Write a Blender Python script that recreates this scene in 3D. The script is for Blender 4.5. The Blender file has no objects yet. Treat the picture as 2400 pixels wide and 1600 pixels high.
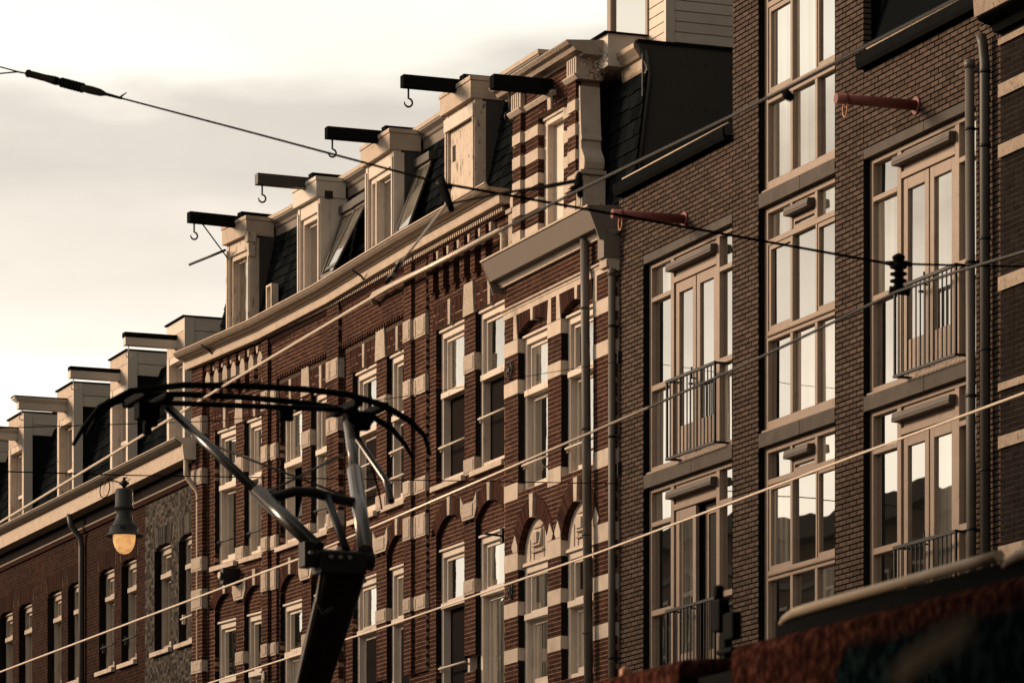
import bpy, bmesh, math, random
from mathutils import Vector, Matrix
random.seed(7)
R = math.radians
S = bpy.context.scene
C = S.collection

# ---------------------------------------------------------------- camera
FPX, HOR, CAMZ = 9900.0, 2600.0, 1.7          # focal length and horizon in photo pixels (2400 wide)
cd = bpy.data.cameras.new("camera")
cam = bpy.data.objects.new("camera", cd); C.objects.link(cam); S.camera = cam
cam.location = (0, 0, CAMZ); cam.rotation_euler = (R(90), 0, 0)
cd.sensor_width = 36; cd.lens = FPX / 2400 * 36
cd.shift_x = 0; cd.shift_y = (HOR - 800) / 2400
cd.clip_start = 0.5; cd.clip_end = 3000
cd.dof.use_dof = True; cd.dof.focus_distance = 62; cd.dof.aperture_fstop = 11.0

# ---------------------------------------------------------------- light
TH = 21.2                                    # street direction, degrees left of the view axis
ALPHA, ELEV = 36.0, 17.5
th = R(TH)
nrm = Vector((-math.cos(th), -math.sin(th), 0)); away = Vector((-math.sin(th), math.cos(th), 0))
sun_h = nrm * math.cos(R(ALPHA)) + away * math.sin(R(ALPHA))
sun_v = sun_h * math.cos(R(ELEV)) + Vector((0, 0, math.sin(R(ELEV))))
sl = bpy.data.lights.new("sun", 'SUN'); sl.energy = 4.8; sl.color = (1.0, 0.745, 0.52); sl.angle = R(15)
so = bpy.data.objects.new("sun", sl); C.objects.link(so)
so.rotation_euler = sun_v.to_track_quat('Z', 'Y').to_euler(); so.location = sun_v * 200

W = bpy.data.worlds.new("World"); S.world = W; W.use_nodes = True
def sky():
    nt = W.node_tree; N = nt.nodes; Lk = nt.links; N.clear()
    def nd(t, **k):
        n = N.new(t)
        for a, b in k.items(): setattr(n, a, b)
        return n
    def math_(op, a, b=None, clamp=False):
        n = nd('ShaderNodeMath', operation=op, use_clamp=clamp)
        for i, v in enumerate((a, b)):
            if v is None: continue
            if isinstance(v, (int, float)): n.inputs[i].default_value = v
            else: Lk.new(v, n.inputs[i])
        return n.outputs[0]
    out = nd('ShaderNodeOutputWorld'); bg = nd('ShaderNodeBackground')
    tc = nd('ShaderNodeTexCoord'); sep = nd('ShaderNodeSeparateXYZ'); Lk.new(tc.outputs['Generated'], sep.inputs[0])
    X, Y, Z = sep.outputs
    # clear-air part: Nishita, sun disc off
    sk = nd('ShaderNodeTexSky', sky_type='NISHITA'); sk.sun_disc = False
    sk.sun_elevation = R(ELEV); sk.sun_rotation = math.atan2(sun_h.x, sun_h.y)
    sk.air_density = 1.6; sk.dust_density = 4.0
    warm = nd('ShaderNodeMix', data_type='RGBA', blend_type='MULTIPLY'); warm.inputs[0].default_value = 1
    Lk.new(sk.outputs[0], warm.inputs[6]); warm.inputs[7].default_value = (0.085, 0.066, 0.046, 1)
    # cloud deck: stretched noise on the direction, darker underside bank above a bright horizon
    mp = nd('ShaderNodeMapping'); mp.inputs['Scale'].default_value = (5.0, 5.0, 17.0)
    Lk.new(tc.outputs['Generated'], mp.inputs[0])
    n1 = nd('ShaderNodeTexNoise'); n1.inputs['Scale'].default_value = 1.0; n1.inputs['Detail'].default_value = 7; n1.inputs['Roughness'].default_value = .5
    Lk.new(mp.outputs[0], n1.inputs['Vector'])
    mp2 = nd('ShaderNodeMapping'); mp2.inputs['Scale'].default_value = (14, 14, 42)
    Lk.new(tc.outputs['Generated'], mp2.inputs[0])
    n2 = nd('ShaderNodeTexNoise'); n2.inputs['Scale'].default_value = 1.0; n2.inputs['Detail'].default_value = 6
    Lk.new(mp2.outputs[0], n2.inputs['Vector'])
    dev = math_('MULTIPLY', math_('SUBTRACT', n1.outputs[0], .5), .075)
    dev = math_('ADD', dev, math_('MULTIPLY', math_('SUBTRACT', n2.outputs[0], .5), .034))
    el = math_('ADD', Z, dev)
    # the bank climbs gently towards the right
    n3 = nd('ShaderNodeTexNoise'); n3.inputs['Scale'].default_value = .8; n3.inputs['Detail'].default_value = 8; Lk.new(mp2.outputs[0], n3.inputs['Vector'])
    el = math_('SUBTRACT', el, math_('MULTIPLY', math_('MINIMUM', math_('MAXIMUM', X, -.14), .14), .14))
    ramp = nd('ShaderNodeValToRGB'); cr = ramp.color_ramp; cr.interpolation = 'EASE'
    stops = [(0.0, (1.0, .90, .78)), (.186, (1.05, .97, .85)), (.196, (.92, .85, .75)), (.222, (.80, .735, .65)), (.240, (.64, .59, .525)),
             (.256, (1.0, .955, .85)), (.30, (1.0, .955, .85)), (.42, (.68, .635, .57)), (.60, (.50, .475, .435)), (1, (.38, .37, .345))]
    cr.elements[0].position = 0; cr.elements[0].color = (*stops[0][1], 1)
    cr.elements[1].position = 1; cr.elements[1].color = (*stops[-1][1], 1)
    for p, c in stops[1:-1]:
        e = cr.elements.new(p); e.color = (*c, 1)
    Lk.new(el, ramp.inputs[0])
    # brighter towards the low sun, dimmer on the far side of the sky
    dt = nd('ShaderNodeVectorMath', operation='DOT_PRODUCT'); Lk.new(tc.outputs['Generated'], dt.inputs[0]); dt.inputs[1].default_value = sun_h
    mr = nd('ShaderNodeMapRange', interpolation_type='SMOOTHSTEP'); Lk.new(dt.outputs['Value'], mr.inputs[0])
    mr.inputs[1].default_value = -.70; mr.inputs[2].default_value = .35; mr.inputs[3].default_value = .09; mr.inputs[4].default_value = 1.16
    cl = nd('ShaderNodeMix', data_type='RGBA', blend_type='MULTIPLY'); cl.inputs[0].default_value = 1
    Lk.new(ramp.outputs[0], cl.inputs[6]); Lk.new(math_('MULTIPLY', mr.outputs[0], math_('ADD', math_('MULTIPLY', n3.outputs[0], .42), .80)), cl.inputs[7])
    mx = nd('ShaderNodeMix', data_type='RGBA'); mx.inputs[0].default_value = .9
    Lk.new(warm.outputs[2], mx.inputs[6]); Lk.new(cl.outputs[2], mx.inputs[7])
    Lk.new(mx.outputs[2], bg.inputs[0]); bg.inputs[1].default_value = 1.0
    Lk.new(bg.outputs[0], out.inputs[0])
sky()
S.view_settings.view_transform = 'Standard'; S.view_settings.look = 'None'
S.view_settings.exposure = 0.12; S.view_settings.gamma = 1.0
S.render.film_transparent = False
S.cycles.max_bounces = 6; S.cycles.use_denoising = True

# ---------------------------------------------------------------- frames along the street
class Frame:
    """a facade line: u runs along it towards the viewer, w points out into the street, z is up"""
    def __init__(s, O, deg):
        t = R(deg); s.O = O; s.deg = deg
        s.u = (math.sin(t), -math.cos(t)); s.n = (-math.cos(t), -math.sin(t))
    def p(s, u, w, z): return Vector((s.O[0] + u * s.u[0] + w * s.n[0], s.O[1] + u * s.u[1] + w * s.n[1], z))
    def rot(s): return math.atan2(s.u[1], s.u[0])
MF = Frame((2.716, 52.0), 21.2)
R4 = Frame((-0.0897, 59.2337), 21.2)
R3 = Frame((-1.3574, 62.5018), 20.8)
R2 = Frame((-2.7391, 66.1392), 23.3)
R1 = Frame((-3.9730, 69.0042), 27.0)
LF = Frame((-5.2769, 71.5633), 21.5)
def pix(P):
    return (1200 + FPX * P.x / P.y, HOR - FPX * (P.z - CAMZ) / P.y)
def seen(P, m=90):
    a, b = pix(P); return -m < a < 2400 + m and -m < b < 1600 + m

# ---------------------------------------------------------------- materials
def mat(name, base, rough=.7, vary=.0, noise=0., nscale=8., dark=None, metal=0., bump=0., bscale=60., stain=None, spec=.3, hue=0.):
    """base colour, per-piece variation, patchy wear towards `dark`, optional bump"""
    m = bpy.data.materials.new(name); m.use_nodes = True
    nt = m.node_tree; N = nt.nodes; L = nt.links; b = N['Principled BSDF']
    b.inputs['Roughness'].default_value = rough; b.inputs['Metallic'].default_value = metal
    b.inputs['Specular IOR Level'].default_value = spec
    tc = N.new('ShaderNodeTexCoord'); geo = N.new('ShaderNodeNewGeometry')
    col = None
    rgb = N.new('ShaderNodeRGB'); rgb.outputs[0].default_value = (*base, 1); col = rgb.outputs[0]
    if vary or hue:
        oi = N.new('ShaderNodeObjectInfo'); ad = N.new('ShaderNodeMath'); ad.operation = 'ADD'
        L.new(oi.outputs['Random'], ad.inputs[0]); L.new(geo.outputs['Random Per Island'], ad.inputs[1])
        fr = N.new('ShaderNodeMath'); fr.operation = 'FRACT'; L.new(ad.outputs[0], fr.inputs[0])
        hs = N.new('ShaderNodeHueSaturation'); L.new(col, hs.inputs['Color'])
        mr = N.new('ShaderNodeMapRange'); L.new(fr.outputs[0], mr.inputs[0]); mr.inputs[3].default_value = 1 - vary; mr.inputs[4].default_value = 1 + vary
        L.new(mr.outputs[0], hs.inputs['Value'])
        wn = N.new('ShaderNodeTexWhiteNoise'); wn.noise_dimensions = '1D'; L.new(fr.outputs[0], wn.inputs['W'])
        mr2 = N.new('ShaderNodeMapRange'); L.new(wn.outputs['Value'], mr2.inputs[0]); mr2.inputs[3].default_value = .5 - hue; mr2.inputs[4].default_value = .5 + hue
        L.new(mr2.outputs[0], hs.inputs['Hue']); col = hs.outputs[0]
    def blend(c, tgt, scale, lo, hi, amt, detail=6, stretch=(1, 1, 1)):
        mp = N.new('ShaderNodeMapping'); mp.inputs['Scale'].default_value = stretch; L.new(geo.outputs['Position'], mp.inputs[0])
        nz = N.new('ShaderNodeTexNoise'); nz.inputs['Scale'].default_value = scale; nz.inputs['Detail'].default_value = detail; nz.inputs['Roughness'].default_value = .65
        L.new(mp.outputs[0], nz.inputs['Vector'])
        mr = N.new('ShaderNodeMapRange'); L.new(nz.outputs[0], mr.inputs[0]); mr.inputs[1].default_value = lo; mr.inputs[2].default_value = hi; mr.inputs[4].default_value = amt
        mx = N.new('ShaderNodeMix'); mx.data_type = 'RGBA'; L.new(mr.outputs[0], mx.inputs[0]); L.new(c, mx.inputs[6]); mx.inputs[7].default_value = (*tgt, 1)
        return mx.outputs[2]
    if noise:
        d = dark or tuple(x * .45 for x in base)
        col = blend(col, d, nscale, .38, .68, noise)
    if stain:
        col = blend(col, stain[0], stain[1], stain[2], stain[3], stain[4], 8, stain[5] if len(stain) > 5 else (1, 1, 1))
    L.new(col, b.inputs['Base Color'])
    if bump:
        nz = N.new('ShaderNodeTexNoise'); nz.inputs['Scale'].default_value = bscale; nz.inputs['Detail'].default_value = 5
        L.new(geo.outputs['Position'], nz.inputs['Vector'])
        bp = N.new('ShaderNodeBump'); bp.inputs['Strength'].default_value = bump; bp.inputs['Distance'].default_value = .02
        L.new(nz.outputs[0], bp.inputs['Height']); L.new(bp.outputs[0], b.inputs['Normal'])
    return m
def glass(name, refl, tint=(.9, .9, .86), inside=(.012, .013, .012), wob=.0, wsc=1.5, rough=.01):
    """coated window glass over a dim room: mirror part by refl, rest a dark body"""
    m = bpy.data.materials.new(name); m.use_nodes = True
    nt = m.node_tree; N = nt.nodes; L = nt.links; N.clear()
    out = N.new('ShaderNodeOutputMaterial'); mix = N.new('ShaderNodeMixShader')
    gl = N.new('ShaderNodeBsdfGlossy'); gl.inputs['Roughness'].default_value = rough; gl.inputs['Color'].default_value = (*tint, 1)
    df = N.new('ShaderNodeBsdfDiffuse'); df.inputs['Color'].default_value = (*inside, 1)
    fr = N.new('ShaderNodeFresnel'); fr.inputs['IOR'].default_value = 1.5
    mr = N.new('ShaderNodeMapRange'); L.new(fr.outputs[0], mr.inputs[0]); mr.inputs[1].default_value = 0; mr.inputs[2].default_value = 1
    mr.inputs[3].default_value = refl; mr.inputs[4].default_value = 1.0
    geo = N.new('ShaderNodeNewGeometry')
    if wob:
        nz = N.new('ShaderNodeTexNoise'); nz.inputs['Scale'].default_value = wsc; nz.inputs['Detail'].default_value = 1.5; L.new(geo.outputs['Position'], nz.inputs['Vector'])
        bp = N.new('ShaderNodeBump'); bp.inputs['Strength'].default_value = 1; bp.inputs['Distance'].default_value = wob
        L.new(nz.outputs[0], bp.inputs['Height']); L.new(bp.outputs[0], gl.inputs['Normal']); L.new(bp.outputs[0], fr.inputs['Normal'])
    # what is behind the pane: bare room or hanging curtain, chosen pane by pane
    oi = N.new('ShaderNodeObjectInfo'); gt = N.new('ShaderNodeMath'); gt.operation = 'GREATER_THAN'; L.new(oi.outputs['Random'], gt.inputs[0]); gt.inputs[1].default_value = .52
    wv = N.new('ShaderNodeTexNoise'); wv.inputs['Scale'].default_value = 1.0; wv.inputs['Detail'].default_value = 3
    mpc = N.new('ShaderNodeMapping'); mpc.inputs['Scale'].default_value = (9, 9, .25); L.new(geo.outputs['Position'], mpc.inputs[0]); L.new(mpc.outputs[0], wv.inputs['Vector'])
    cc = N.new('ShaderNodeValToRGB'); cc.color_ramp.elements[0].position = .35; cc.color_ramp.elements[0].color = (.07, .065, .055, 1); cc.color_ramp.elements[1].position = .65; cc.color_ramp.elements[1].color = (.34, .31, .26, 1)
    L.new(wv.outputs[0], cc.inputs[0])
    cm = N.new('ShaderNodeMix'); cm.data_type = 'RGBA'; L.new(gt.outputs[0], cm.inputs[0]); cm.inputs[6].default_value = (*inside, 1); L.new(cc.outputs[0], cm.inputs[7]); L.new(cm.outputs[2], df.inputs['Color'])
    L.new(mr.outputs[0], mix.inputs[0]); L.new(df.outputs[0], mix.inputs[1]); L.new(gl.outputs[0], mix.inputs[2]); L.new(mix.outputs[0], out.inputs[0])
    return m
M = {}
M['brick_brown'] = mat('brown_brick', (.088, .062, .048), .85, .26, .45, 30, (.050, .037, .031), bump=.35, bscale=90, hue=.008, stain=((.040, .030, .024), .7, .52, .80, .6, (1, 1, .35)), spec=.02)
M['mortar_dark'] = mat('dark_mortar', (.0035, .0035, .0035), 1.0, spec=0)
M['brick_red'] = mat('red_brick', (.052, .0215, .0150), .8, .40, .55, 18, (.026, .0120, .0092), bump=.3, bscale=90, hue=.012, stain=((.016, .009, .007), .8, .48, .75, .7, (1, 1, .35)), spec=.02)
M['brick_dark'] = mat('dark_red_brick', (.031, .0130, .0090), .85, .4, .5, 14, (.014, .0078, .0062), bump=.3, bscale=90, hue=.012, stain=((.012, .008, .0065), .6, .46, .72, .75, (1, 1, .4)), spec=.02)
M['brick_grey'] = mat('grey_brick', (.066, .058, .050), .8, .8, .6, 12, (.014, .013, .012), bump=.5, bscale=70, hue=.01, spec=.02)
M['brick_black'] = mat('shaded_dark_brick', (.013, .010, .009), .85, .3, .3, 18, (.008, .007, .0065), spec=.02)  # dark brick with shade in its colour, also for returns and frieze
M['mortar_pale'] = mat('pale_mortar', (.33, .225, .155), .95, 0, .55, 22, (.11, .07, .048), stain=((.05, .034, .026), .8, .48, .75, .75, (1, 1, .35)), spec=.02)
M['mortar_shaded'] = mat('shaded_mortar', (.055, .042, .032), .95, 0, .6, 16, (.02, .016, .013), spec=.02)
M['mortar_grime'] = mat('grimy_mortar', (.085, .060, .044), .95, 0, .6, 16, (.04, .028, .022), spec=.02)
M['stone'] = mat('pale_stone', (.43, .355, .29), .85, .12, .6, 7, (.30, .235, .185), bump=.6, bscale=45, stain=((.08, .06, .046), 20, .57, .68, .7), spec=.02)
M['stone_smooth'] = mat('smooth_stone', (.52, .43, .35), .8, .05, .5, 4, (.35, .28, .225), bump=.2, bscale=45, stain=((.16, .12, .095), 3, .54, .74, .55, (1, 1, .3)), spec=.02)
M['stone_dim'] = mat('shaded_stone', (.34, .27, .21), .85, .15, .6, 6, (.18, .14, .11), bump=.5, bscale=40, stain=((.04, .03, .025), 14, .56, .66, .7), spec=.02)  # corner house stone, dimmed in colour for its shade
M['paint'] = mat('cream_paint', (.56, .47, .385), .55, .04, .45, 4, (.42, .345, .28), stain=((.12, .09, .07), 9, .58, .70, .5, (1, 1, .4)))
M['paint_shaded'] = mat('shaded_cream_paint', (.36, .295, .235), .6, .05, .5, 5, (.24, .19, .15), stain=((.09, .07, .055), 9, .56, .70, .5, (1, 1, .4)))  # darker copy of the cream paint, for frames in shadow
M['gutter_shaded'] = mat('shaded_zinc_gutter', (.10, .080, .062), .6, .05, .5, 5, (.055, .045, .036))  # zinc with the shade of the gutter's underside in its colour
M['paint_frame'] = mat('tan_frame_paint', (.245, .176, .128), .5, .03, .45, 5, (.175, .122, .088), stain=((.075, .055, .042), 12, .58, .70, .5, (1, 1, .5)))
M['paint_peel'] = mat('peeling_paint', (.54, .44, .345), .7, .04, .5, 7, (.38, .30, .225), bump=.4, bscale=40, stain=((.085, .05, .032), 13, .56, .64, .85, (1, 1, .35)))
M['board'] = mat('grey_painted_board', (.56, .49, .41), .6, .05, .35, 3, (.44, .38, .315), bump=.1)
M['fascia'] = mat('weathered_fascia', (.46, .36, .272), .7, .05, .55, 5, (.29, .22, .165), bump=.2, stain=((.10, .07, .05), 6, .60, .68, .75, (1, 1, 2.5)))
M['gutter'] = mat('zinc_gutter', (.37, .29, .22), .42, .04, .5, 6, (.20, .155, .12), metal=.35)
M['cornice_grey'] = mat('grey_beige_cornice', (.160, .131, .106), .7, .02, .25, 2, (.135, .110, .089), bump=.15, bscale=120)
M['slate'] = mat('black_slate', (.0075, .0090, .0095), .85, .4, .3, 10, (.004, .005, .0055), spec=.0)
M['black_panel'] = mat('dark_cladding_panel', (.046, .042, .037), .6, .0, .3, 2, (.036, .033, .030))
M['concrete'] = mat('stained_concrete', (.075, .060, .048), .85, .08, .6, 4, (.036, .029, .024), bump=.3, stain=((.36, .30, .24), 5, .66, .72, .6))
M['pipe'] = mat('grey_plastic_pipe', (.105, .088, .073), .5, .05, .4, 4, (.07, .058, .048))
M['pipe_dark'] = mat('dark_pipe', (.055, .047, .040), .5, .05, .3, 4)
M['pipe_pale'] = mat('cream_drain_pipe', (.38, .305, .235), .5, .03, .45, 5, (.26, .2, .15))
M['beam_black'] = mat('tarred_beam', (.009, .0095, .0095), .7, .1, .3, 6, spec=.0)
M['iron'] = mat('black_iron', (.014, .014, .014), .5, .0, .2, 8, metal=.3)
M['rail'] = mat('dark_railing_paint', (.012, .0105, .0095), .5, spec=.25)
M['red_steel'] = mat('red_oxide_steel', (.165, .046, .036), .6, .05, .5, 9, (.085, .027, .022))
M['copper'] = mat('coppery_strap', (.5, .22, .12), .5)
M['blind'] = mat('brown_roller_box', (.070, .052, .040), .6, .05, .25, 5)
M['glass_new'] = glass('coated_glazing', .66, (.96, .93, .87), wob=.0032, wsc=.9)
M['glass_old'] = glass('old_window_glass', .58, (.97, .95, .90), (.02, .021, .018), wob=.003, wsc=2.5)
M['room'] = mat('dark_room', (.02, .017, .014), .9)
M['curtain'] = mat('net_curtain', (.10, .095, .078), .9, .2, .5, 5)
M['panto'] = mat('dark_pantograph_metal', (.008, .0085, .0085), .5, .0, .2, 9, spec=.25)
M['panto_tube'] = mat('grey_pantograph_tube', (.06, .055, .05), .24, .0, .2, 9, metal=.5, spec=.8)
M['panto_pale'] = mat('pale_pantograph_tube', (.20, .175, .155), .25, .0, .2, 9, metal=.4, spec=.8)
M['rubber'] = mat('black_rubber', (.006, .0065, .0065), .75, spec=.03)
M['copper_wire'] = mat('trolley_wire_metal', (.66, .53, .41), .35, metal=.1, spec=.6)
M['cable'] = mat('black_cable', (.007, .007, .007), .7, spec=.0)
M['wire_shaded'] = mat('shaded_wire_metal', (.022, .018, .014), .55, spec=.25)  # dark copy of the trolley wire, for its unlit stretches
M['lamp_metal'] = mat('grey_green_lamp_paint', (.040, .040, .036), .5, .0, .3, 12)
M['rooftube'] = mat('beige_roof_fairing', (.62, .48, .34), .6, .0, .3, 5, bump=.1)
M['asphalt'] = mat('asphalt', (.05, .048, .045), .9, .0, .4, 2)
M['paving'] = mat('paving', (.09, .075, .062), .9, .0, .4, 2)
M['render_opp'] = mat('opposite_facade_brick', (.16, .105, .07), .85, .0, .5, 1.2, (.085, .055, .04))
def globe_mat():
    m = bpy.data.materials.new('opal_lamp_glass'); m.use_nodes = True
    N = m.node_tree.nodes; L = m.node_tree.links; b = N['Principled BSDF']
    b.inputs['Base Color'].default_value = (.62, .42, .22, 1); b.inputs['Roughness'].default_value = .3
    nz = N.new('ShaderNodeTexNoise'); nz.inputs['Scale'].default_value = 14; nz.inputs['Detail'].default_value = 6
    g = N.new('ShaderNodeNewGeometry'); L.new(g.outputs['Position'], nz.inputs['Vector'])
    cr = N.new('ShaderNodeValToRGB'); cr.color_ramp.elements[0].position = .3; cr.color_ramp.elements[0].color = (.62, .28, .09, 1)
    cr.color_ramp.elements[1].position = .6; cr.color_ramp.elements[1].color = (1, .50, .17, 1)
    L.new(nz.outputs[0], cr.inputs[0]); L.new(cr.outputs[0], b.inputs['Emission Color']); b.inputs['Emission Strength'].default_value = .75
    return m
M['globe'] = globe_mat()
def wrap_mat():
    """printed advertising film: red leaves turning to a dark teal night picture with a pale patch"""
    m = bpy.data.materials.new('printed_tram_film'); m.use_nodes = True
    N = m.node_tree.nodes; L = m.node_tree.links; b = N['Principled BSDF']; b.inputs['Roughness'].default_value = .6
    b.inputs['Specular IOR Level'].default_value = .0
    tc = N.new('ShaderNodeTexCoord'); sp = N.new('ShaderNodeSeparateXYZ'); L.new(tc.outputs['Object'], sp.inputs[0])
    v1 = N.new('ShaderNodeTexVoronoi'); v1.inputs['Scale'].default_value = 26; L.new(tc.outputs['Object'], v1.inputs['Vector'])
    n1 = N.new('ShaderNodeTexNoise'); n1.inputs['Scale'].default_value = 26; n1.inputs['Detail'].default_value = 4; L.new(tc.outputs['Object'], n1.inputs['Vector'])
    c1 = N.new('ShaderNodeValToRGB'); e = c1.color_ramp.elements
    e[0].position = .36; e[0].color = (.018, .0075, .0060, 1); e[1].position = .78; e[1].color = (.16, .062, .044, 1)
    x = c1.color_ramp.elements.new(.52); x.color = (.050, .0185, .0135, 1)
    L.new(n1.outputs[0], c1.inputs[0])
    n2 = N.new('ShaderNodeTexNoise'); n2.inputs['Scale'].default_value = 16; n2.inputs['Detail'].default_value = 4; L.new(tc.outputs['Object'], n2.inputs['Vector'])
    c2 = N.new('ShaderNodeValToRGB'); e = c2.color_ramp.elements
    e[0].position = .42; e[0].color = (.0022, .0058, .0070, 1); e[1].position = .75; e[1].color = (.018, .032, .033, 1)
    L.new(n2.outputs[0], c2.inputs[0])
    # pale slanting patch
    def ma(op, a, b_):
        n = N.new('ShaderNodeMath'); n.operation = op
        for i, v in enumerate((a, b_)):
            if isinstance(v, (int, float)): n.inputs[i].default_value = v
            else: L.new(v, n.inputs[i])
        return n.outputs[0]
    U, Zc = sp.outputs[0], sp.outputs[2]
    n3 = N.new('ShaderNodeTexNoise'); n3.inputs['Scale'].default_value = 3; n3.inputs['Detail'].default_value = 3; L.new(tc.outputs['Object'], n3.inputs['Vector'])
    nd3 = ma('SUBTRACT', n3.outputs[0], .5)
    # teal begins below a wavy line that climbs along the car
    edge = ma('MINIMUM', ma('SUBTRACT', ma('ADD', 3.15, ma('MULTIPLY', nd3, .06)), 0), ma('ADD', 2.9, ma('MULTIPLY', ma('SUBTRACT', U, ma('ADD', .72, ma('MULTIPLY', nd3, .25))), 1.6)))
    msk = N.new('ShaderNodeMapRange'); L.new(ma('SUBTRACT', edge, Zc), msk.inputs[0]); msk.inputs[1].default_value = -.02; msk.inputs[2].default_value = .03
    mx = N.new('ShaderNodeMix'); mx.data_type = 'RGBA'; L.new(msk.outputs[0], mx.inputs[0]); L.new(c1.outputs[0], mx.inputs[6]); L.new(c2.outputs[0], mx.inputs[7])
    d = ma('ABSOLUTE', ma('SUBTRACT', Zc, ma('ADD', ma('MULTIPLY', U, .18), ma('ADD', 2.805, ma('MULTIPLY', nd3, .05)))), 0)
    pm = N.new('ShaderNodeMapRange'); L.new(d, pm.inputs[0]); pm.inputs[1].default_value = .075; pm.inputs[2].default_value = .0; pm.inputs[4].default_value = .8
    du = ma('ABSOLUTE', ma('SUBTRACT', U, 1.48), 0)
    pu = N.new('ShaderNodeMapRange'); L.new(du, pu.inputs[0]); pu.inputs[1].default_value = .33; pu.inputs[2].default_value = .18
    mx2 = N.new('ShaderNodeMix'); mx2.data_type = 'RGBA'; L.new(ma('MULTIPLY', pm.outputs[0], pu.outputs[0]), mx2.inputs[0])
    L.new(mx.outputs[2], mx2.inputs[6]); mx2.inputs[7].default_value = (.11, .088, .064, 1)
    L.new(mx2.outputs[2], b.inputs['Base Color'])
    return m
M['wrap'] = wrap_mat()

# ---------------------------------------------------------------- mesh builder
class MB:
    def __init__(s): s.v = []; s.f = []; s.sm = []
    def add(s, vs, fs, smooth=False):
        o = len(s.v); s.v += [Vector(x) for x in vs]; s.f += [tuple(i + o for i in q) for q in fs]; s.sm += [smooth] * len(fs)
    def box(s, F, u0, u1, w0, w1, z0, z1, back=True):
        P = [F.p(u, w, z) for u in (u0, u1) for w in (w0, w1) for z in (z0, z1)]
        q = [(0, 1, 5, 4), (2, 6, 7, 3), (0, 2, 3, 1), (4, 5, 7, 6), (1, 3, 7, 5), (0, 4, 6, 2)]
        if w1 < w0: q = [t[::-1] for t in q]
        if not back: q = q[1:] if w1 > w0 else [q[0]] + q[2:]
        s.add(P, q)
    def prism(s, F, poly, w0, w1):
        """polygon in (u,z) pushed through w"""
        n = len(poly)
        s.add([F.p(u, w0, z) for u, z in poly] + [F.p(u, w1, z) for u, z in poly],
              [tuple(range(n)), tuple(range(2 * n - 1, n - 1, -1))] + [(i, (i + 1) % n, n + (i + 1) % n, n + i) for i in range(n)])
    def prof(s, F, poly, u0, u1):
        """polygon in (w,z) pushed along u"""
        n = len(poly)
        s.add([F.p(u0, w, z) for w, z in poly] + [F.p(u1, w, z) for w, z in poly],
              [tuple(range(n)), tuple(range(2 * n - 1, n - 1, -1))] + [(i, (i + 1) % n, n + (i + 1) % n, n + i) for i in range(n)])
    def sweep(s, stations, poly):
        """polygon in (w,z) carried through world stations [(origin, outward normal, dz)]"""
        n = len(poly); vs = []
        for o, nn, dz in stations:
            vs += [Vector((o[0] + w * nn[0], o[1] + w * nn[1], z + dz)) for w, z in poly]
        fs = []
        for k in range(len(stations) - 1):
            a, b = k * n, (k + 1) * n
            fs += [(a + i, a + (i + 1) % n, b + (i + 1) % n, b + i) for i in range(n)]
        fs += [tuple(range(n)), tuple(range(len(vs) - 1, len(vs) - n - 1, -1))]
        s.add(vs, fs)
    def hull8(s, P):
        s.add(P, [(0, 1, 3, 2), (4, 6, 7, 5), (0, 4, 5, 1), (2, 3, 7, 6), (1, 5, 7, 3), (0, 2, 6, 4)])
    def tube(s, pts, r, n=8, cap=True, smooth=True):
        pts = [Vector(p) for p in pts]; rr = r if isinstance(r, (list, tuple)) else [r] * len(pts)
        vs = []; prev = None
        for i, p in enumerate(pts):
            t = (pts[min(i + 1, len(pts) - 1)] - pts[max(i - 1, 0)]).normalized()
            if prev is None:
                a = t.orthogonal().normalized()
            else:
                a = (prev - t * prev.dot(t)).normalized()
            prev = a; b = t.cross(a)
            vs += [p + (a * math.cos(2 * math.pi * k / n) + b * math.sin(2 * math.pi * k / n)) * rr[i] for k in range(n)]
        fs = [(i * n + k, i * n + (k + 1) % n, (i + 1) * n + (k + 1) % n, (i + 1) * n + k) for i in range(len(pts) - 1) for k in range(n)]
        s.add(vs, fs, smooth)
        if cap:
            o = len(s.v) - len(vs); s.f += [tuple(o + k for k in range(n))[::-1], tuple(o + len(vs) - n + k for k in range(n))]; s.sm += [False, False]
    def lathe(s, c, prof, n=24, smooth=True):
        """rings (radius, z) about a vertical axis through c"""
        vs = [Vector((c[0] + r * math.cos(2 * math.pi * k / n), c[1] + r * math.sin(2 * math.pi * k / n), c[2] + z)) for r, z in prof for k in range(n)]
        m = len(prof)
        fs = [(i * n + k, i * n + (k + 1) % n, (i + 1) * n + (k + 1) % n, (i + 1) * n + k) for i in range(m - 1) for k in range(n)]
        fs += [tuple(range(n))[::-1], tuple((m - 1) * n + k for k in range(n))]
        s.add(vs, fs, smooth)
    def build(s, name, m, parent=None, fix=True, bevel=0, **props):
        me = bpy.data.meshes.new(name)
        inv = parent_inv(parent)
        me.from_pydata([inv @ v for v in s.v], [], s.f)
        if any(s.sm): me.polygons.foreach_set('use_smooth', s.sm)
        if fix:
            bm = bmesh.new(); bm.from_mesh(me); bmesh.ops.recalc_face_normals(bm, faces=bm.faces); bm.to_mesh(me); bm.free()
        me.materials.append(M[m] if isinstance(m, str) else m)
        o = bpy.data.objects.new(name, me); C.objects.link(o)
        if parent: o.parent = parent
        for k, v in props.items(): o[k] = v
        if bevel:
            b = o.modifiers.new('edge', 'BEVEL'); b.width = bevel; b.segments = 2; b.limit_method = 'ANGLE'
        return o
ROOTM = {}
def parent_inv(p):
    while p is not None:
        if p.name in ROOTM: return ROOTM[p.name]
        p = p.parent
    return Matrix.Identity(4)
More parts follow.
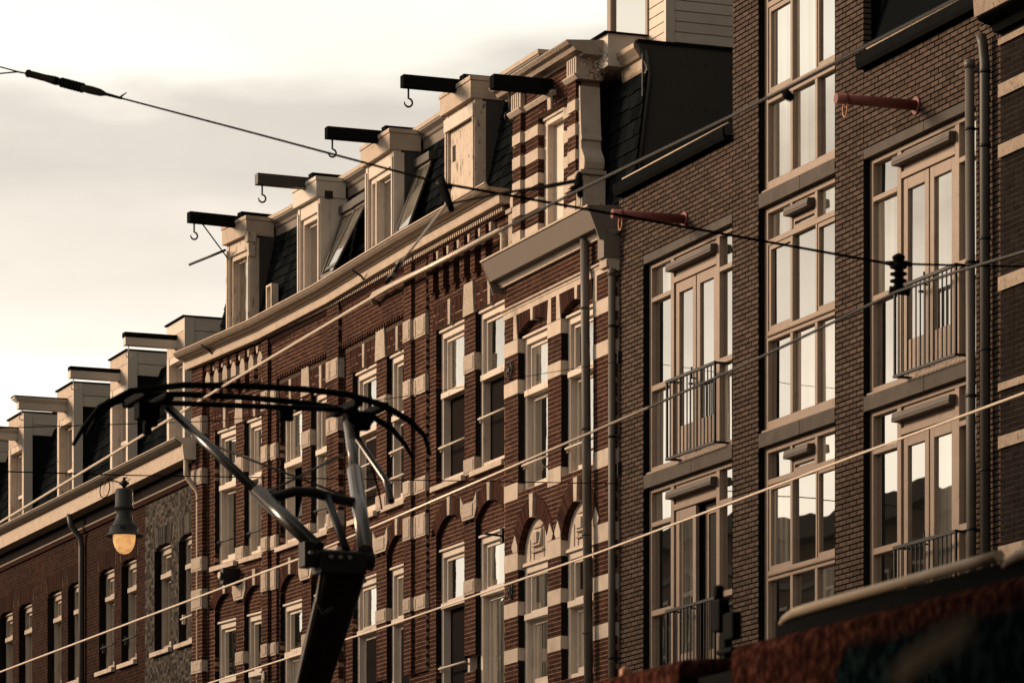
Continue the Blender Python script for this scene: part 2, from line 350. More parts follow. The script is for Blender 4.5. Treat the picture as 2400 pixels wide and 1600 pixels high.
def build_each(mb, name, m, parent):
    """every separate piece of the builder becomes an object of its own"""
    par = list(range(len(mb.v)))
    def fd(i):
        while par[i] != i: par[i] = par[par[i]]; i = par[i]
        return i
    for q in mb.f:
        for j in q[1:]: par[fd(j)] = fd(q[0])
    groups = {}
    for i in range(len(mb.v)): groups.setdefault(fd(i), []).append(i)
    for k, ids in groups.items():
        re = {i: n for n, i in enumerate(ids)}; b = MB(); b.v = [mb.v[i] for i in ids]
        for q, s_ in zip(mb.f, mb.sm):
            if fd(q[0]) == k: b.f.append(tuple(re[i] for i in q)); b.sm.append(s_)
        b.build(name, m, parent)
def thing(name, label, cat, loc=(0, 0, 0), rz=0, group=None):
    o = bpy.data.objects.new(name, None); C.objects.link(o); o.empty_display_size = .3
    o.location = loc; o.rotation_euler = (0, 0, rz)
    o['label'] = label; o['category'] = cat
    if group: o['group'] = group
    ROOTM[o.name] = (Matrix.Translation(Vector(loc)) @ Matrix.Rotation(rz, 4, 'Z')).inverted()
    return o
def tag(o, label, cat, group=None):
    o['label'] = label; o['category'] = cat
    if group: o['group'] = group
    return o
def bx(name, F, u0, u1, w0, w1, z0, z1, m, parent, **k):
    b = MB(); b.box(F, u0, u1, w0, w1, z0, z1); return b.build(name, m, parent, **k)

# ---------------------------------------------------------------- brickwork
CH, BH = .0625, .052
class Wall:
    """collects the bricks and the mortar bed of one building"""
    def __init__(s, root, mbrick, mmortar, depth=.10):
        s.root, s.mb, s.mm, s.depth = root, mbrick, mmortar, depth
        s.J = .0085; s.V = .0045; s.rake = .006; s.items = []; s.mort = MB(); s.extra = MB()
    def lay(s, F, u0, u1, z0, z1, w=0., holes=(), L=.21, H=None, rec=.006, bond='half', jit=.0025, depth=None, base=None):
        """courses from z0 to z1; holes = rect tuples (ua,ub,za,zb) or functions z -> (ua,ub) or None"""
        J = s.J; depth = depth or s.depth
        n = max(1, round((z1 - z0) / CH)); ch = (z1 - z0) / n
        runs = []
        for i in range(n):
            za, zb = z0 + i * ch, z0 + (i + 1) * ch; zc = (za + zb) / 2
            ints = [(u0, u1)]
            for h in holes:
                c = h(zc) if callable(h) else ((h[0], h[1]) if h[2] < zc < h[3] else None)
                if not c: continue
                ints = [y for a, b in ints for y in ((a, min(b, c[0])), (max(a, c[1]), b)) if y[1] - y[0] > .004]
            runs.append(ints)
            gi = round(zc / CH)
            for a, b in ints:
                step = L + J; off = 0
                if bond == 'half': off = (gi % 2) * step / 2
                elif bond == 'cross':
                    if gi % 2: step = .1 + J; off = 0
                    else: off = (gi % 4) / 4 * step + .055
                elif bond == 'header': step = .1 + J; off = (gi % 2) * step / 2
                elif bond == 'flemish': step = .11; off = (gi % 2) * .055
                k = math.floor((a - off) / step)
                while off + k * step < b:
                    x0, x1 = off + k * step + s.V / 2, off + (k + 1) * step - s.V / 2
                    k += 1
                    x0, x1 = max(x0, a), min(x1, b)
                    if x1 - x0 < .02: continue
                    P = F.p((x0 + x1) / 2, w, zc)
                    if not seen(P): continue
                    jj = random.uniform(-jit, jit)
                    s.items.append((F, x0, x1, w + jj, zc, ch - J * 1.05, depth, P))
        # mortar bed: equal neighbouring rows joined
        i = 0
        while i < n:
            j = i
            while j + 1 < n and runs[j + 1] == runs[i]: j += 1
            for a, b in runs[i]:
                a2 = a + (s.rake if a > u0 + 1e-6 else 0); b2 = b - (s.rake if b < u1 - 1e-6 else .012)
                if b2 - a2 > .01: s.mort.box(F, a2, b2, w - depth - .12 if base is None else base, w - rec, z0 + i * ch, z0 + (j + 1) * ch)
            i = j + 1
    def soldier(s, F, u0, u1, z0, z1, w=0., lean=.0, holes=()):
        """upright bricks of a flat arch"""
        n = max(1, round((u1 - u0) / CH)); st = (u1 - u0) / n
        s.mort.box(F, u0, u1, w - .2, w - .005, z0, z1)
        for i in range(n):
            a, b = u0 + i * st + .005, u0 + (i + 1) * st - .005
            zc = (z0 + z1) / 2
            for za, zb in ((z0, zc - .005 + random.choice((-.06, .05))), ):
                for q0, q1 in ((z0, zb), (zb + .01, z1)):
                    s.extra.box(F, a, b, w - .1, w + random.uniform(-.002, .002), q0 + .003, q1 - .003, back=False)
    def arch(s, F, uc, hw, zs, rise, t, w=0., a0=8, gap=None, n=None):
        """ring of wedge bricks over an opening: half width hw, spring zs, rise"""
        Rr = (hw * hw + rise * rise) / (2 * rise); zc = zs + rise - Rr
        A = math.asin(min(1, hw / Rr)) if rise <= hw else math.pi / 2
        n = n or max(6, round(2 * A * (Rr + t / 2) / CH))
        for i in range(n):
            f0 = -A + 2 * A * i / n + .06 * 2 * A / n; f1 = -A + 2 * A * (i + 1) / n - .06 * 2 * A / n
            if gap and f1 > -gap and f0 < gap: continue
            poly = [(uc + r * math.sin(f), zc + r * math.cos(f)) for f, r in ((f0, Rr), (f1, Rr), (f1, Rr + t), (f0, Rr + t))]
            s.extra.prism(F, poly, w - .1, w + .004 + random.uniform(-.002, .002))
        return Rr, zc, A
    def finish(s, most=300):
        inv = ROOTM[s.root.name]
        # the bricks that show largest become parts of their own
        def size(it):
            F, x0, x1, w, zc, h, d, P = it
            a, b = pix(P); k = P.x / P.y
            inside = 0 <= a <= 2400 and 0 <= b <= 1590
            return (1 if inside else 0) * (x1 - x0) * h / (P.y ** 2)
        order = sorted(range(len(s.items)), key=lambda i: -size(s.items[i]))
        top = set(order[:most]); cache = {}
        rest = MB()
        for i, (F, x0, x1, w, zc, h, d, P) in enumerate(s.items):
            if i in top:
                key = (round(x1 - x0, 2), round(h, 4), d)
                if key not in cache:
                    me = bpy.data.meshes.new('brick'); l = key[0] / 2; hh = h / 2
                    V = [(x, y, z) for x in (-l, l) for y in (0, d) for z in (-hh, hh)]
                    me.from_pydata(V, [], [(0, 1, 5, 4)[::-1], (2, 6, 7, 3)[::-1], (0, 2, 3, 1)[::-1], (4, 5, 7, 6)[::-1], (1, 3, 7, 5)[::-1], (0, 4, 6, 2)[::-1]])
                    bm = bmesh.new(); bm.from_mesh(me); bmesh.ops.recalc_face_normals(bm, faces=bm.faces); bm.to_mesh(me); bm.free()
                    me.materials.append(M[s.mb]); cache[key] = me
                o = bpy.data.objects.new('brick', cache[key]); C.objects.link(o); o.parent = s.root
                wp = F.p((x0 + x1) / 2, w, zc)
                o.matrix_basis = inv @ Matrix.Translation(wp) @ Matrix.Rotation(F.rot(), 4, 'Z')
            else:
                rest.box(F, x0, x1, w - d, w, zc - h / 2, zc + h / 2, back=False)
        o0 = len(rest.v); rest.v += s.extra.v; rest.f += [tuple(i + o0 for i in q) for q in s.extra.f]; rest.sm += s.extra.sm
        if rest.f: rest.build('brickwork', s.mb, s.root, kind='stuff')
        s.mort.build('wall', s.mm, s.root)
def arch_hole(uc, hw, zs, rise):
    Rr = (hw * hw + rise * rise) / (2 * rise); zc = zs + rise - Rr
    def f(z):
        if z < zs or z > zs + rise: return None
        q = math.sqrt(max(0, Rr * Rr - (z - zc) ** 2)); q = min(q, hw)
        return (uc - q, uc + q)
    return f
def arch_poly(uc, hw, zs, rise, z0, n=14):
    Rr = (hw * hw + rise * rise) / (2 * rise); zc = zs + rise - Rr; A = math.asin(min(1, hw / Rr))
    return [(uc - hw, z0), (uc + hw, z0)] + [(uc + Rr * math.sin(A - 2 * A * i / n), zc + Rr * math.cos(A - 2 * A * i / n)) for i in range(n + 1)]
def shade_strips(F, root, a, c, z0, z1, bands, w, wb, m='brick_black'):
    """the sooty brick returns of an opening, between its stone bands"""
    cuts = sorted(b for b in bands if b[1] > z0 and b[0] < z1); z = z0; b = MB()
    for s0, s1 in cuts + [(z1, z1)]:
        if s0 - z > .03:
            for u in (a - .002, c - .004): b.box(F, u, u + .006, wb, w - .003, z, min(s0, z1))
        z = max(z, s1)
    build_each(b, 'return_shade_strip', m, root)
def block(F, u0, u1, z0, z1, w, root, proud=.018, m='stone', d=.12, panel=True, name='stone_block'):
    b = MB(); b.box(F, u0, u1, w - d, w + proud, z0, z1)
    if panel and u1 - u0 > .12:
        e = .035; b.box(F, u0 + e, u1 - e, w + proud, w + proud + .010, z0 + e, z1 - e)
    return b.build(name, m, root)
def wedge(F, uc, wb, wt, z0, z1, w, root, m='stone', proud=.025, d=.12, name='keystone'):
    b = MB(); b.prism(F, [(uc - wb / 2, z0), (uc + wb / 2, z0), (uc + wt / 2, z1), (uc - wt / 2, z1)], w - d, w + proud)
    return b.build(name, m, root)

# ================================================================ windows
def sashframe(b, F, u0, u1, z0, z1, w0, w1, t, tb=None):
    tb = tb or t
    b.box(F, u0, u0 + t, w0, w1, z0, z1); b.box(F, u1 - t, u1, w0, w1, z0, z1)
    b.box(F, u0 + t, u1 - t, w0, w1, z1 - t, z1); b.box(F, u0 + t, u1 - t, w0, w1, z0, z0 + tb)
def old_window(root, F, u0, u1, z0, z1, zt, wf=-.085, m='paint', g='glass_old', tilt=False, bars=(), sill=True, mf=None, zsill=None, bar_m='paint', hook=False, curtain=False):
    """a tall wooden window: outer frame, transom, fixed upper light, lower sash (shut or tilted in), sill, safety bars"""
    J, dp = .085, .15
    b = MB()
    b.box(F, u0, u0 + J, wf - dp, wf, z0, z1); b.box(F, u1 - J, u1, wf - dp, wf, z0, z1)
    b.box(F, u0 + J, u1 - J, wf - dp, wf, z1 - .09, z1)
    b.box(F, u0 - .01, u1 + .01, wf - .02, wf + .045, z1, z1 + .035)            # drip board over the head
    b.box(F, u0 + J, u1 - J, wf - dp, wf - .01, z0, z0 + .07)
    b.box(F, u0 + J - .02, u1 - J + .02, wf - dp, wf + .035, zt, zt + .085)
    fr = b.build('window', m, root, bevel=.006)
    a0, a1 = u0 + J, u1 - J
    b = MB(); sashframe(b, F, a0, a1, zt + .085, z1 - .09, wf - .10, wf - .05, .05); b.build('upper_sash', m, fr)
    b = MB(); b.box(F, a0 + .05, a1 - .05, wf - .078, wf - .072, zt + .135, z1 - .14); b.build('pane', g, fr)
    zl0, zl1 = z0 + .07, zt
    if tilt:                                                                 # hopper sash hung on its foot and leaning into the room
        b = MB(); b.box(F, a0, a1, wf - .75, wf - .74, zl0, zl1); b.build('room_shade', 'room', fr)
        b = MB(); k = .26; t = .055
        def q(u, z): return F.p(u, wf - .11 - k * (z - zl0) / (zl1 - zl0), z)
        def q2(u, z): return q(u, z) - Vector((F.n[0], F.n[1], 0)) * .045
        for x0, x1, y0, y1 in ((a0, a0 + t, zl0, zl1), (a1 - t, a1, zl0, zl1), (a0 + t, a1 - t, zl1 - t, zl1), (a0 + t, a1 - t, zl0, zl0 + .08)):
            b.hull8([q(x0, y0), q2(x0, y0), q(x0, y1), q2(x0, y1), q(x1, y0), q2(x1, y0), q(x1, y1), q2(x1, y1)])
        b.build('tilted_sash', m, fr)
        b = MB(); v = [q(a0 + t, zl0 + .08), q(a1 - t, zl0 + .08), q(a1 - t, zl1 - t), q(a0 + t, zl1 - t)]
        nn = Vector((F.n[0], F.n[1], 0)) * .02
        b.add([x - nn for x in v], [(0, 1, 2, 3)]); b.build('pane', g, fr)
    else:
        b = MB(); sashframe(b, F, a0, a1, zl0, zl1, wf - .14, wf - .09, .06, .085); b.build('lower_sash', m, fr)
        b = MB(); b.box(F, a0 + .06, a1 - .06, wf - .118, wf - .112, zl0 + .085, zl1 - .06); b.build('pane', g, fr)
    for z in bars:
        b = MB(); b.tube([F.p(u0 + .03, wf + .02, z), F.p(u0 + .06, wf + .06, z + .002), F.p(u1 - .02, wf + .06, z + .004)], .017, 6)
        b.box(F, u0 + .0, u0 + .055, wf, wf + .03, z - .045, z + .045)
        b.build('safety_bar', bar_m, fr)
    if sill:
        zs = zsill or z0
        b = MB(); b.prof(F, [(-.10, zs - .09), (.075, zs - .09), (.075, zs - .012), (-.10, zs + .01)], u0 - .07, u1 + .05)
        b.build('sill', 'stone_smooth', fr, bevel=.005)
    return fr

# ================================================================ modern brown brick building
def modern():
    F = MF
    root = thing('brick_apartment_building', 'newer brown brick apartment block with wide tan framed windows and grey concrete bands', 'apartment building', F.p(0, 0, 0), F.rot())
    wl = Wall(root, 'brick_brown', 'mortar_dark', .10); wl.J = .0165; wl.V = .0155; wl.rake = .0015
    G = 'glass_new'
    # openings; concrete bands fill part of them
    OA, OB, OC = (-2.81, -.01), (.765, 2.91), (3.67, 6.46)
    floors = [(12.62, 9.90), (9.72, 7.00)]
    hA = [(OA[0], OA[1], 6.83, 12.74)]; hC = [(OC[0], OC[1], 6.83, 12.74)]; hB = [(OB[0], OB[1], 3, 18.2)]
    J = .007
    wl.lay(F, -3.63, -2.81 - J, 5.8, 13.62, L=.172, holes=[], rec=.012)
    wl.lay(F, -2.81, -J, 5.8, 13.62, L=.172, holes=hA, rec=.012)
    wl.lay(F, 0, 3.67 - J, 5.8, 18.0, L=.172, holes=hB, rec=.012)
    wl.lay(F, 3.67, 6.55 - J, 5.8, 13.62, L=.172, holes=hC, rec=.012)
    wl.lay(F, 6.55, 7.04, 5.8, 13.9, L=.172, rec=.012)
    wl.mort.box(F, -3.63, 7.04, -.3, -.012, 0, 5.8)
    wl.finish(300)
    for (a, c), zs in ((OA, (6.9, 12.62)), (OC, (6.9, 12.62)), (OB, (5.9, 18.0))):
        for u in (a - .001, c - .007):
            bx('reveal_shade_strip', F, u, u + .008, -.16, -.0015, zs[0], zs[1], 'beam_black', root)  # black strips stand for the shade on the brick reveals
    # expansion joints are the gaps between the panels: back them with shadow
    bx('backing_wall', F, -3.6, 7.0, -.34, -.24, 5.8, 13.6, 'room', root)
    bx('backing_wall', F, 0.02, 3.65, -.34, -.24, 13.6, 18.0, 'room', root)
    # concrete bands, each in two lengths
    def band(u0, u1, z0, z1):
        um = u0 + (u1 - u0) * .55
        for a, b in ((u0 + .003, um - .004), (um + .004, u1 - .003)):
            bb = MB(); bb.box(F, a, b, -.22, .004, z0, z1); bb.build('concrete_band', 'concrete', root, bevel=.006)
    band(*OA, 12.62, 12.735); band(*OC, 12.62, 12.735)
    for o in (OA, OC): band(*o, 9.72, 9.895); band(*o, 6.83, 7.0)
    for z in (15.51, 12.63, 9.725, 6.835): band(*OB, z, z + .175)
    def members(b, lst, w0=-.15, w1=-.08):
        for u0, u1, z0, z1 in lst: b.box(F, u0, u1, w0, w1, z0, z1)
    def pane(fr, u0, u1, z0, z1, w=-.138):
        b = MB(); tl = random.uniform(-.004, .004); tv = random.uniform(-.003, .003)      # panes are never quite in one plane
        b.hull8([F.p(u0, w - .006, z0), F.p(u0, w - tl * .5, z0), F.p(u0, w - .006, z1), F.p(u0, w - tl * .5 + tv, z1),
                 F.p(u1, w - .006, z0), F.p(u1, w + tl * .5, z0), F.p(u1, w - .006, z1), F.p(u1, w + tl * .5 + tv, z1)])
        b.build('pane', G, fr)
    def sash(fr, u0, u1, z0, z1, t=.055, w0=-.14, w1=-.095):
        b = MB(); sashframe(b, F, u0, u1, z0, z1, w0, w1, t); b.build('sash', 'paint_frame', fr)
        pane(fr, u0 + t, u1 - t, z0 + t, z1 - t, w1 - .03)
    def roller(fr, u0, u1, z):
        b = MB(); b.prof(F, [(-.10, z), (.012, z + .005), (.016, z + .035), (.010, z + .036), (.010, z + .04), (.014, z + .041), (.005, z + .10), (-.10, z + .11)], u0, u1)
        b.build('roller_box', 'blind', fr, bevel=.004)
    def winB(zt, zb):
        u0, u1 = OB; b = MB(); h, tr, md, sl_ = zt - .07, zt - .46, zt - 1.62, zb + .10
        members(b, [(u0, u0 + .10, zb, zt - .005), (u1 - .07, u1, zb, zt - .005), (u0 + .1, u1 - .07, h, zt - .005), (u0 + .1, u1 - .07, tr, tr + .07),
                    (u0 + .1, u1 - .07, md, md + .055), (u0 + .1, u1 - .07, md + .07, md + .125), (u0 + .1, u1 - .07, zb + .02, zb + .14),
                    (1.50, 1.57, zb + .14, md), (2.19, 2.26, zb + .14, md), (1.50, 1.56, tr + .07, h), (2.19, 2.26, tr + .07, h)])
        b.box(F, u0, u1 + .0, -.16, -.03, zb + .0, zb + .035)
        fr = b.build('window', 'paint_frame', root, bevel=.006)
        b = MB(); b.prof(F, [(-.15, md + .055), (-.055, md + .05), (-.05, md + .062), (-.15, md + .075)], u0 + .1, u1 - .07); b.build('drip_rail', 'paint_frame', fr)
        pane(fr, u0 + .10, 1.50, tr + .07, h); pane(fr, 2.26, u1 - .07, tr + .07, h)
        sash(fr, 1.56, 2.19, tr + .07, zt - .27, .04); roller(fr, 1.50, 2.17, zt - .24)
        bx('infill_board', F, 1.56, 2.19, -.14, -.11, zt - .27, h, 'paint_frame', fr)
        sash(fr, u0 + .10, 1.53, md + .125, tr, .055); sash(fr, 2.225, u1 - .07, md + .125, tr, .05)
        pane(fr, 1.53, 2.225, md + .125, tr); bx('mullion', F, 1.515, 1.545, -.15, -.09, md + .125, tr, 'paint_frame', fr); bx('mullion', F, 2.205, 2.245, -.15, -.085, md + .125, tr, 'paint_frame', fr)
        for a, c in ((u0 + .10, 1.50), (1.57, 2.19), (2.26, u1 - .07)): pane(fr, a, c, zb + .14, md)
    winB(15.51, 12.805); winB(12.63, 9.90); winB(9.725, 7.01); winB(18.4, 15.69)
    def winA(o, zt, zb, ajar=False):
        u0 = o[0]; b = MB(); h, tr, lr = zt - .06, zt - .50, zt - 1.65
        U = lambda x: u0 + x
        w = o[1] - o[0]
        members(b, [(U(0), U(.085), zb, zt - .004), (U(.70), U(.80), zb + .09, h), (U(2.13), U(2.23), zb + .09, h), (U(w - .05), U(w), zb, zt - .004),
                    (U(.085), U(w - .05), h, zt - .004), (U(.085), U(.70), tr, tr + .06), (U(2.23), U(w - .05), tr, tr + .06),
                    (U(.80), U(2.13), zt - .38, zt - .30), (U(.085), U(.70), lr, lr + .075), (U(2.23), U(w - .05), lr, lr + .075), (U(.085), U(w - .05), zb, zb + .09)])
        b.box(F, U(0), U(w), -.16, -.03, zb, zb + .03)
        fr = b.build('window', 'paint_frame', root, bevel=.006)
        bx('infill_board', F, U(.80), U(2.13), -.14, -.11, zt - .30, h, 'paint_frame', fr)
        roller(fr, U(.74), U(2.16), zt - .235)
        for a, c in ((.085, .70), (2.23, w - .05)):
            pane(fr, U(a), U(c), tr + .06, h); pane(fr, U(a), U(c), lr + .075, tr); pane(fr, U(a), U(c), zb + .09, lr)
        # pair of glazed doors
        for a, c, k in ((.83, 1.455, 0), (1.485, 2.11, 1)):
            b = MB(); z0, z1 = zb + .10, zt - .39; wd = -.10
            if ajar and k:
                wd = -.22
            b.box(F, U(a), U(a + .10), wd - .05, wd, z0, z1); b.box(F, U(c - .10), U(c), wd - .05, wd, z0, z1)
            b.box(F, U(a + .1), U(c - .1), wd - .05, wd, z1 - .13, z1); b.box(F, U(a + .1), U(c - .1), wd - .045, wd - .01, z0, z0 + .40)
            dr = b.build('glazed_door', 'paint_frame', fr, bevel=.005)
            pane(fr, U(a + .10), U(c - .10), z0 + .40, z1 - .13, wd - .03)
        b = MB(); b.tube([F.p(U(1.44), -.05, zb + 1.02), F.p(U(1.44), -.05, zb + 1.17)], .012, 6); b.tube([F.p(U(1.44), -.10, zb + 1.03), F.p(U(1.44), -.05, zb + 1.03)], .01, 6); b.build('door_handle', 'iron', fr)
    for o in (OA, OC):
        winA(o, 12.62, 9.90); winA(o, 9.72, 7.0, ajar=(o is OA))
    # french balcony railings
    def railing(o, zb):
        u0, u1 = o[0] + 1.03, o[0] + 2.56; z0, z1 = zb + .035, zb + 1.05
        b = MB()
        b.box(F, u0, u1, .10, .14, z1 - .035, z1); b.box(F, u0, u1, .10, .14, z0, z0 + .03)
        for u in (u0, u1 - .035):
            b.box(F, u, u + .035, -.08, .10, z1 - .03, z1 - .005); b.box(F, u, u + .035, -.08, .10, z0 + .003, z0 + .028)
        for u in (u0, u1 - .035): b.box(F, u + .004, u + .030, .106, .132, z0 + .01, z1 - .01)
        rl = b.build('balcony_railing', 'rail', root)
        n = 15
        for i in range(1, n - 1):
            u = u0 + .012 + (u1 - u0 - .036) * i / (n - 1)
            t = .026 if i in (0, 7, n - 1) else .013
            bx('baluster', F, u - t / 2, u + t / 2, .113, .127, z0 + .03, z1 - .035, 'rail', rl)
    for o in (OA, OC): railing(o, 9.90); railing(o, 6.99)
    # gutters, roof, parapets
    for a, c in ((-3.56, -.03), (3.70, 7.0)):
        b = MB(); b.prof(F, [(-.05, 13.64), (.10, 13.64), (.12, 13.69), (.12, 13.80), (.10, 13.80), (.09, 13.70), (-.05, 13.70)], a, c); b.build('gutter', 'beam_black', root)
        b = MB(); b.tube([F.p(a + .1, .02, 13.86), F.p(c - .05, .02, 13.86)], .014, 6)
        for k in range(9):
            u = a + .2 + (c - a - .4) * k / 8; b.tube([F.p(u, .02, 13.86), F.p(u, .06, 13.74)], .006, 4)
        b.build('snow_rail', 'fascia', root)
    b = MB(); b.prof(F, [(-.05, 13.6), (-.05, 13.75), (-.85, 16.6), (-3, 16.6), (-3, 13.6)], 3.70, 7.0); b.build('mansard_roof', 'slate', root)
    bx('flat_roof', F, -3.6, 0, -3, -.06, 13.5, 13.62, 'black_panel', root)
    bx('flat_roof', F, 0, 3.66, -6, -.1, 18.0, 18.1, 'black_panel', root)
    bx('side_wall', F, -3.6, 7.0, -8, -.35, 0, 13.5, 'black_panel', root)
    bx('side_wall', F, 0.02, 3.64, -8, -.35, 13.62, 18.0, 'black_panel', root)
    # hoisting tubes
    for u, z in ((-1.47, 12.945), (5.02, 12.945)):
        b = MB(); L_ = .98
        a = F.p(u, -.02, z); e = F.p(u - .04, L_, z + .005)
        b.tube([a, e], .058, 20, smooth=True)
        hb = b.build('hoist_beam', 'red_steel', root)
        b = MB(); b.tube([F.p(u, 0, z), F.p(u, .02, z)], .10, 20)
        b.tube([F.p(u - .03, L_ - .13, z), F.p(u - .03, L_ - .10, z)], .066, 20); build_each(b, 'collar', 'red_steel', hb)
        c = F.p(u - .035, L_ - .11, z - .06); pts = []
        for i in range(17):
            t = math.pi * 2 * i / 16
            pts.append(c + Vector((0, 0, -.05)) + Vector((F.u[0], F.u[1], 0)) * (.055 * math.sin(t)) + Vector((0, 0, .085 * math.cos(t))))
        b = MB(); b.tube(pts, .009, 6, cap=False); b.build('hoist_ring', 'copper', hb)
    # downpipes
    def pipe(u, w, z0, z1, r, m, du=0):
        b = MB(); b.tube([F.p(u + du, w, z0), F.p(u, w, z1)], r, 14)
        b.tube([F.p(u, w, z1 - .09), F.p(u, w, z1)], r * 1.18, 14)
        p = b.build('downpipe', m, root)
        b = MB(); z = z1 - .75
        while z > 7:
            uu = u + du * (z1 - z) / (z1 - z0); b.tube([F.p(uu, w, z - .015), F.p(uu, w, z + .015)], r * 1.15, 14); b.tube([F.p(uu, w, z), F.p(uu + .05, 0, z)], .012, 5); z -= 1.45
        build_each(b, 'pipe_clip', 'iron', p)
    pipe(-3.66, .09, 5.5, 12.72, .048, 'pipe'); pipe(6.50, .10, 5.5, 13.10, .052, 'pipe', .06)
    b = MB(); b.tube([F.p(-3.66, .09, 12.62), F.p(-3.62, -.02, 12.66)], .035, 8); b.tube([F.p(6.50, .1, 12.98), F.p(6.58, -.02, 13.0)], .035, 8); build_each(b, 'pipe_elbow', 'pipe_dark', root)
    b = MB(); c = F.p(-3.6, .0, 13.2); b.tube([F.p(-3.58, 0, 13.2), F.p(-3.58, .07, 13.2)], .035, 10); b.build('vent_pipe', 'pipe', root)
    return root
modern()

# ================================================================ old dark house at the corner on the right
def corner_house():
    F = MF
    root = thing('old_brick_house', 'dark old brick house with pale stone bands beside two grey downpipes', 'house', F.p(7.06, 0, 0), F.rot())
    wl = Wall(root, 'brick_black', 'mortar_shaded')  # brick, mortar and stone colours include the shade on this house
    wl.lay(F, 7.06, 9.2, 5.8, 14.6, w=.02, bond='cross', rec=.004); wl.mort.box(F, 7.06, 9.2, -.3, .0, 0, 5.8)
    wl.finish(300)
    bx('side_wall', F, 7.08, 9.2, -8, -.2, 0, 14.6, 'black_panel', root)
    for z0, z1 in ((13.13, 13.20), (12.57, 12.71), (11.92, 12.06), (10.49, 10.64), (9.42, 9.5), (8.8, 8.93), (7.6, 7.75)):
        u = 7.06
        while u < 9.1:
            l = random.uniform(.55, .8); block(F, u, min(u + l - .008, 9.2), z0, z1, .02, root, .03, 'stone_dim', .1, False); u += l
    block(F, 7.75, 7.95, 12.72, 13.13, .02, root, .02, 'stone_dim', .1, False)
    b = MB(); b.prof(F, [(-.1, 13.26), (.10, 13.26), (.14, 13.33), (.30, 13.38), (.34, 13.9), (-.1, 13.9)], 7.06, 9.2); b.build('cornice', 'beam_black', root)
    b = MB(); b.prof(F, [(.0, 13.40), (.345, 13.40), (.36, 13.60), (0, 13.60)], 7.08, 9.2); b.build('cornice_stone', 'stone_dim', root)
    b = MB(); b.tube([F.p(6.86, .09, 5.5), F.p(6.83, .09, 13.0), F.p(6.81, .10, 13.2), F.p(6.80, .12, 13.30)], .055, 14); p = b.build('downpipe', 'pipe_dark', root)
    b = MB()
    for z in (12.9, 12.1, 11.1, 9.9, 8.6): b.tube([F.p(6.84, .09, z - .015), F.p(6.84, .09, z + .015)], .064, 14)
    build_each(b, 'pipe_clip', 'iron', p)
corner_house()

# ================================================================ narrow house with the grey cornice
def slates(F, u0, u1, w0, z0, w1, z1, root, name='slate_tiles', step=.20, wid=.26, m='slate'):
    """rows of lapped slates on a steep roof plane from (w0,z0) at the foot to (w1,z1)"""
    Ln = math.hypot(w1 - w0, z1 - z0); n = max(1, round(Ln / step))
    for i in range(n):
        f0, f1 = i / n, min(1, (i + 1.25) / n)
        k = 0; u = u0 - (i % 2) * wid / 2
        while u < u1:
            a, c = max(u0, u + .004), min(u1, u + wid - .004); u += wid
            if c - a < .03: continue
            j = random.uniform(0, .008); wa, za = w0 + (w1 - w0) * f0, z0 + (z1 - z0) * f0; wb, zb = w0 + (w1 - w0) * f1, z0 + (z1 - z0) * f1
            zj = random.uniform(-.02, .012)
            V = ([F.p(a, wa, za + zj), F.p(a, wa + .022 + j, za + zj), F.p(a, wb - .012, zb), F.p(a, wb, zb), F.p(c, wa, za + zj), F.p(c, wa + .022 + j, za + zj), F.p(c, wb - .012, zb), F.p(c, wb, zb)])
            SL.setdefault(root.name, []).append((V, m))
SL = {}
def finish_slates(root, most=300):
    L = SL.get(root.name, [])
    def key(t):
        P = (t[0][1] + t[0][7]) / 2; a, c = pix(P)
        return (0 if (0 <= a <= 2400 and 0 <= c <= 1600) else 1, P.y)
    L.sort(key=key); rest = MB()
    for i, (V, m) in enumerate(L):
        if i < most and seen(V[0], 0):
            b = MB(); b.hull8(V); b.build('slate', m, root)
        elif seen(V[0], 300): rest.hull8(V)
    if rest.f: rest.build('slate_tiles', L[0][1], root, kind='stuff')
def hook_mesh(b, P, drop, r=.055, t=.010, side=None):
    """an iron hook hanging below P"""
    sd = side or Vector((1, 0, 0)); pts = [P, P + Vector((0, 0, -drop * .5))]
    c = P + Vector((0, 0, -drop)) 
    for i in range(13):
        a = math.pi * .5 - (math.pi * 1.55) * i / 12
        pts.append(c + sd * (r * math.cos(a)) + Vector((0, 0, r * math.sin(a))))
    b.tube(pts, [t] * (len(pts) - 3) + [t * .9, t * .75, t * .5], 7)
